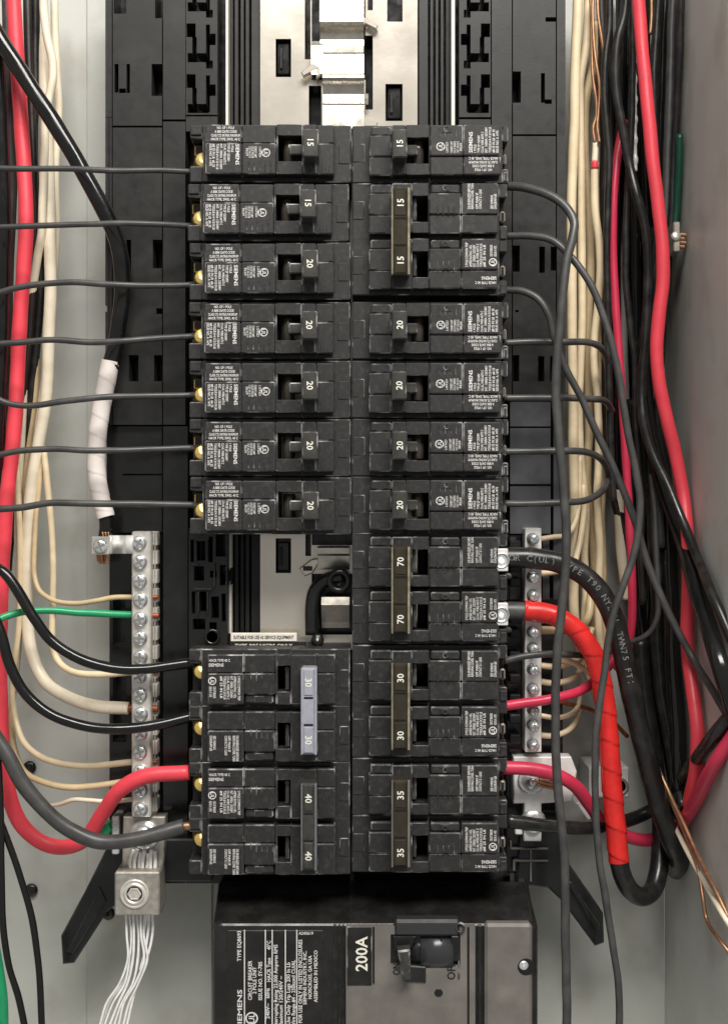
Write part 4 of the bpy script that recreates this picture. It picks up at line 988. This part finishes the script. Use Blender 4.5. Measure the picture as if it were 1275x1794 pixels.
for p, wd, lb in (([(884, 601), (930, 599), (985, 600), (1030, 600), (1052, 610), (1064, 640), (1066, 690)], 12, "short wire from the uppermost right 20 amp breaker that dives behind the bundle"),
                  ([(884, 697), (930, 697), (985, 697), (1030, 699), (1058, 702), (1072, 720)], 12, "short wire from the second right 20 amp breaker, nearly level"),
                  ([(882, 791), (930, 790), (985, 790), (1025, 792), (1052, 805), (1064, 832), (1068, 870)], 12, "short wire from the third right 20 amp breaker that hooks downwards"),
                  ([(882, 882), (930, 882), (985, 880), (1025, 877), (1050, 864), (1064, 842), (1068, 800)], 12, "short wire from the fourth right 20 amp breaker that hooks upwards")):
    wire("black_wire", lb, JBD, wd, p, [-26, -24, -30, -50, -80, -120, -150][:len(p)], GS)
# the two big cables of the 70 amp breaker
cpts = [(884, 976), (930, 978), (975, 985), (1015, 1003), (1048, 1034), (1072, 1078), (1088, 1135), (1102, 1200), (1120, 1280), (1141, 1365), (1160, 1430), (1178, 1478), (1190, 1506), (1184, 1524)]
cw = [-34, -32, -30, -30, -30, -30, -34, -40, -46, -50, -54, -58, -84, -150]
bigc = tag(MB().tube(path(cpts, cw, 10), 18.5, 24, radf=wob(1)).build("printed_cable", JB), "thick black cable with grey printed lettering from the upper 70 amp lug", "cable")
cp = path(cpts, cw, 14)
def on_cable(txt_runs, P, r, h):
    acc = [0.0]
    for i in range(1, len(P)): acc.append(acc[-1] + (P[i] - P[i - 1]).length)
    mb = MB()
    for s0, txt, pitch in txt_runs:
        for k, ch in enumerate(txt):
            if ch == ' ': continue
            s_ = s0 + k * pitch
            i = max(j for j in range(len(acc) - 1) if acc[j] <= s_)
            t = (s_ - acc[i]) / (acc[i + 1] - acc[i]); p = P[i].lerp(P[i + 1], t); d = (P[i + 1] - P[i]).normalized()
            nx, ny = -d.y, d.x
            def fn(x, y, w, p=p, nx=nx, ny=ny):
                o_ = (x - p.x) * nx + (y - p.y) * ny
                return (x, y, p.z + math.sqrt(max(1, r * r - o_ * o_)) + .5)
            mb.text(ch, p.x, p.y, 0, h, math.degrees(math.atan2(d.y, d.x)), fn=fn)
    return mb
on_cable([(10, "OR C(UL) TYPE T90 NYLON", 10.4), (268, "TWN75 FT1", 11)], cp, 18.9, 10.5).build("printed_lettering", CABLEPRINT, bigc)
rpts = [(884, 1070), (905, 1070), (918, 1071)]
redc = tag(MB().tube(path(rpts, -34, 6), 16, 20).build("taped_cable", JBD), "thick cable wrapped in bright red tape from the lower 70 amp lug", "cable")
tp = path([(917, 1070), (950, 1073), (985, 1086), (1016, 1112), (1040, 1150), (1054, 1200), (1062, 1260), (1068, 1330), (1073, 1400), (1079, 1460), (1083, 1510)], -36, 44)
MB().tube(tp, 17.3, 28, radf=lambda L, a: 1 + .10 * ((L / 52 + a / 6.283) % 1)).build("red_tape", JRT, redc)
MB().tube(path([(1083, 1507), (1090, 1535), (1104, 1560), (1124, 1571), (1142, 1560), (1152, 1530), (1156, 1490), (1157, 1440), (1150, 1380), (1140, 1300), (1128, 1220), (1120, 1120)], [-36, -38, -45, -60, -80, -100, -120, -140, -150, -160, -170, -180], 8), 17, 20, radf=wob(1)).build("cable_end", JB, redc)
# heavy black cables at the lower right
GH = "heavy black cables at the lower right"
wire("black_cable", "heavy black cable running in from the right edge past the big red wire", JBG, 30, [(1152, 400), (1142, 510), (1130, 610), (1129, 690), (1143, 780), (1166, 860), (1192, 935), (1214, 1010), (1238, 1090), (1262, 1170), (1296, 1280)], [-160, -150, -140, -130, -115, -90, -50, -10, 40, 100, 160], GH, "cable", n=18)
wire("black_cable", "heavy black cable behind the dusty slanting wire at the right", JB, 26, [(1120, 600), (1126, 700), (1136, 800), (1142, 880), (1146, 960), (1152, 1040), (1150, 1120), (1160, 1220), (1178, 1320), (1196, 1420)], [-160, -160, -155, -150, -140, -140, -150, -150, -150, -160], GH, "cable", n=18)
wire("black_cable", "heavy glossy black cable with a bright streak at the lower right", JBG, 30, [(1146, 600), (1150, 700), (1158, 800), (1168, 900), (1172, 1000), (1176, 1100), (1180, 1190), (1186, 1280), (1188, 1360), (1184, 1430)], [-165] * 10, GH, "cable", n=18)
wire("black_cable", "heavy black cable right beside the printed one at the lower right", JBG, 28, [(1108, 700), (1106, 800), (1108, 890), (1112, 980), (1120, 1080), (1136, 1180), (1152, 1280), (1166, 1360), (1172, 1420)], [-190] * 9, GH, "cable", n=18)
wire("black_cable", "heavy black cable crossing over the red wire near the right edge", JB, 24, [(1290, 1240), (1250, 1290), (1216, 1335), (1192, 1366), (1170, 1400), (1130, 1425), (1085, 1441), (1030, 1451), (960, 1447), (886, 1438)], [160, 100, 10, -80, -120, -140, -120, -70, -40, -28], GH, "cable")
wire("red_wire", "red wire from the right 35 amp breaker passing behind the taped cable", JRP, 24, [(878, 1345), (930, 1347), (970, 1356), (1005, 1376), (1032, 1410), (1056, 1442), (1090, 1463), (1125, 1472), (1165, 1466), (1196, 1440), (1222, 1395), (1250, 1340), (1290, 1280)], [-26, -24, -28, -40, -70, -100, -120, -130, -140, -120, 0, 100, 170])
wire("red_wire", "slim pink red wire from the right 30 amp breaker rising behind the red tape", JRP, 17, [(884, 1236), (920, 1232), (960, 1226), (1000, 1216), (1032, 1200), (1056, 1178), (1074, 1152), (1080, 1130)], [-28, -26, -28, -45, -80, -100, -110, -120])
wire("black_wire", "dusty wire from the right 30 amp breaker that ends behind the red tape", JBD, 12, [(882, 1158), (915, 1150), (955, 1146), (1000, 1147), (1040, 1148), (1070, 1140)], [-26, -24, -30, -60, -90, -110], GL)
wire("black_wire", "thin black loop hooking up from the printed cable", JBD, 10, [(1102, 1126), (1122, 1119), (1140, 1104), (1150, 1080), (1152, 1040), (1150, 980), (1146, 900), (1140, 830)], [-90, -80, -75, -75, -80, -90, -100, -110], GL)
GN = "cream wires at the right neutral bar"
for p, lb, wd in (([(946, 944), (970, 940), (990, 938), (1004, 922), (1014, 880), (1015, 800)], "cream wire into the top screw of the right neutral bar", 9),
              ([(946, 1005), (975, 1001), (1000, 995), (1012, 965), (1022, 900), (1020, 850)], "cream wire into the right bar just under the printed cable", 11),
              ([(946, 1104), (975, 1104), (1010, 1102), (1030, 1080), (1034, 1040)], "cream wire into the right bar just under the red tape", 14),
              ([(946, 1166), (975, 1168), (1000, 1160), (1024, 1140), (1036, 1100)], "cream wire into the right bar just under a dusty black wire", 11),
              ([(946, 1194), (970, 1197), (1000, 1190), (1016, 1172), (1020, 1140)], "cream wire curling up to the right bar above the slim pink red wire", 11),
              ([(946, 1254), (975, 1257), (1000, 1250), (1012, 1236), (1018, 1200)], "cream wire into the right bar just below the slim pink red wire", 9),
              ([(946, 1288), (970, 1288), (998, 1276), (1012, 1250), (1016, 1210)], "lowest cream wire curling up from the right bar", 10),
              ([(968, 1156), (1000, 1160), (1022, 1172), (1040, 1186)], "short cream wire crossing behind the red tape", 10)):
    wire("cream_wire", lb, JCD if wd == 14 else JC, wd, p, [-86, -88, -100, -130, -150, -160][:len(p)], GN)
wire("copper_wire", "brown bare copper wire curving down behind the red tape at the lower right", OXCOPPER, 8, [(948, 1222), (990, 1232), (1030, 1242), (1070, 1262), (1098, 1290)], [-100, -120, -140, -160, -190])
GT = "bare and white wires leaving at the lower right"
wire("copper_wire", "bare copper wire slanting down to the right edge below the printed cable", COPPER, 8, [(1152, 1345), (1172, 1390), (1195, 1440), (1220, 1495), (1255, 1565), (1290, 1640)], [-80, -50, 0, 50, 120, 170], GT)
wire("copper_wire", "bare copper wire bowing along the right edge at the bottom", COPPER, 7, [(1160, 1365), (1180, 1415), (1204, 1475), (1222, 1525), (1231, 1575), (1238, 1612), (1262, 1650), (1300, 1700)], [-70, -40, 0, 40, 66, 80, 120, 175], GT)
wire("white_wire", "pale bare wire between the two copper ones at the lower right", JCW, 9, [(1162, 1385), (1176, 1432), (1200, 1486), (1232, 1545), (1270, 1610), (1295, 1650)], [-90, -70, 0, 60, 120, 170], GT)
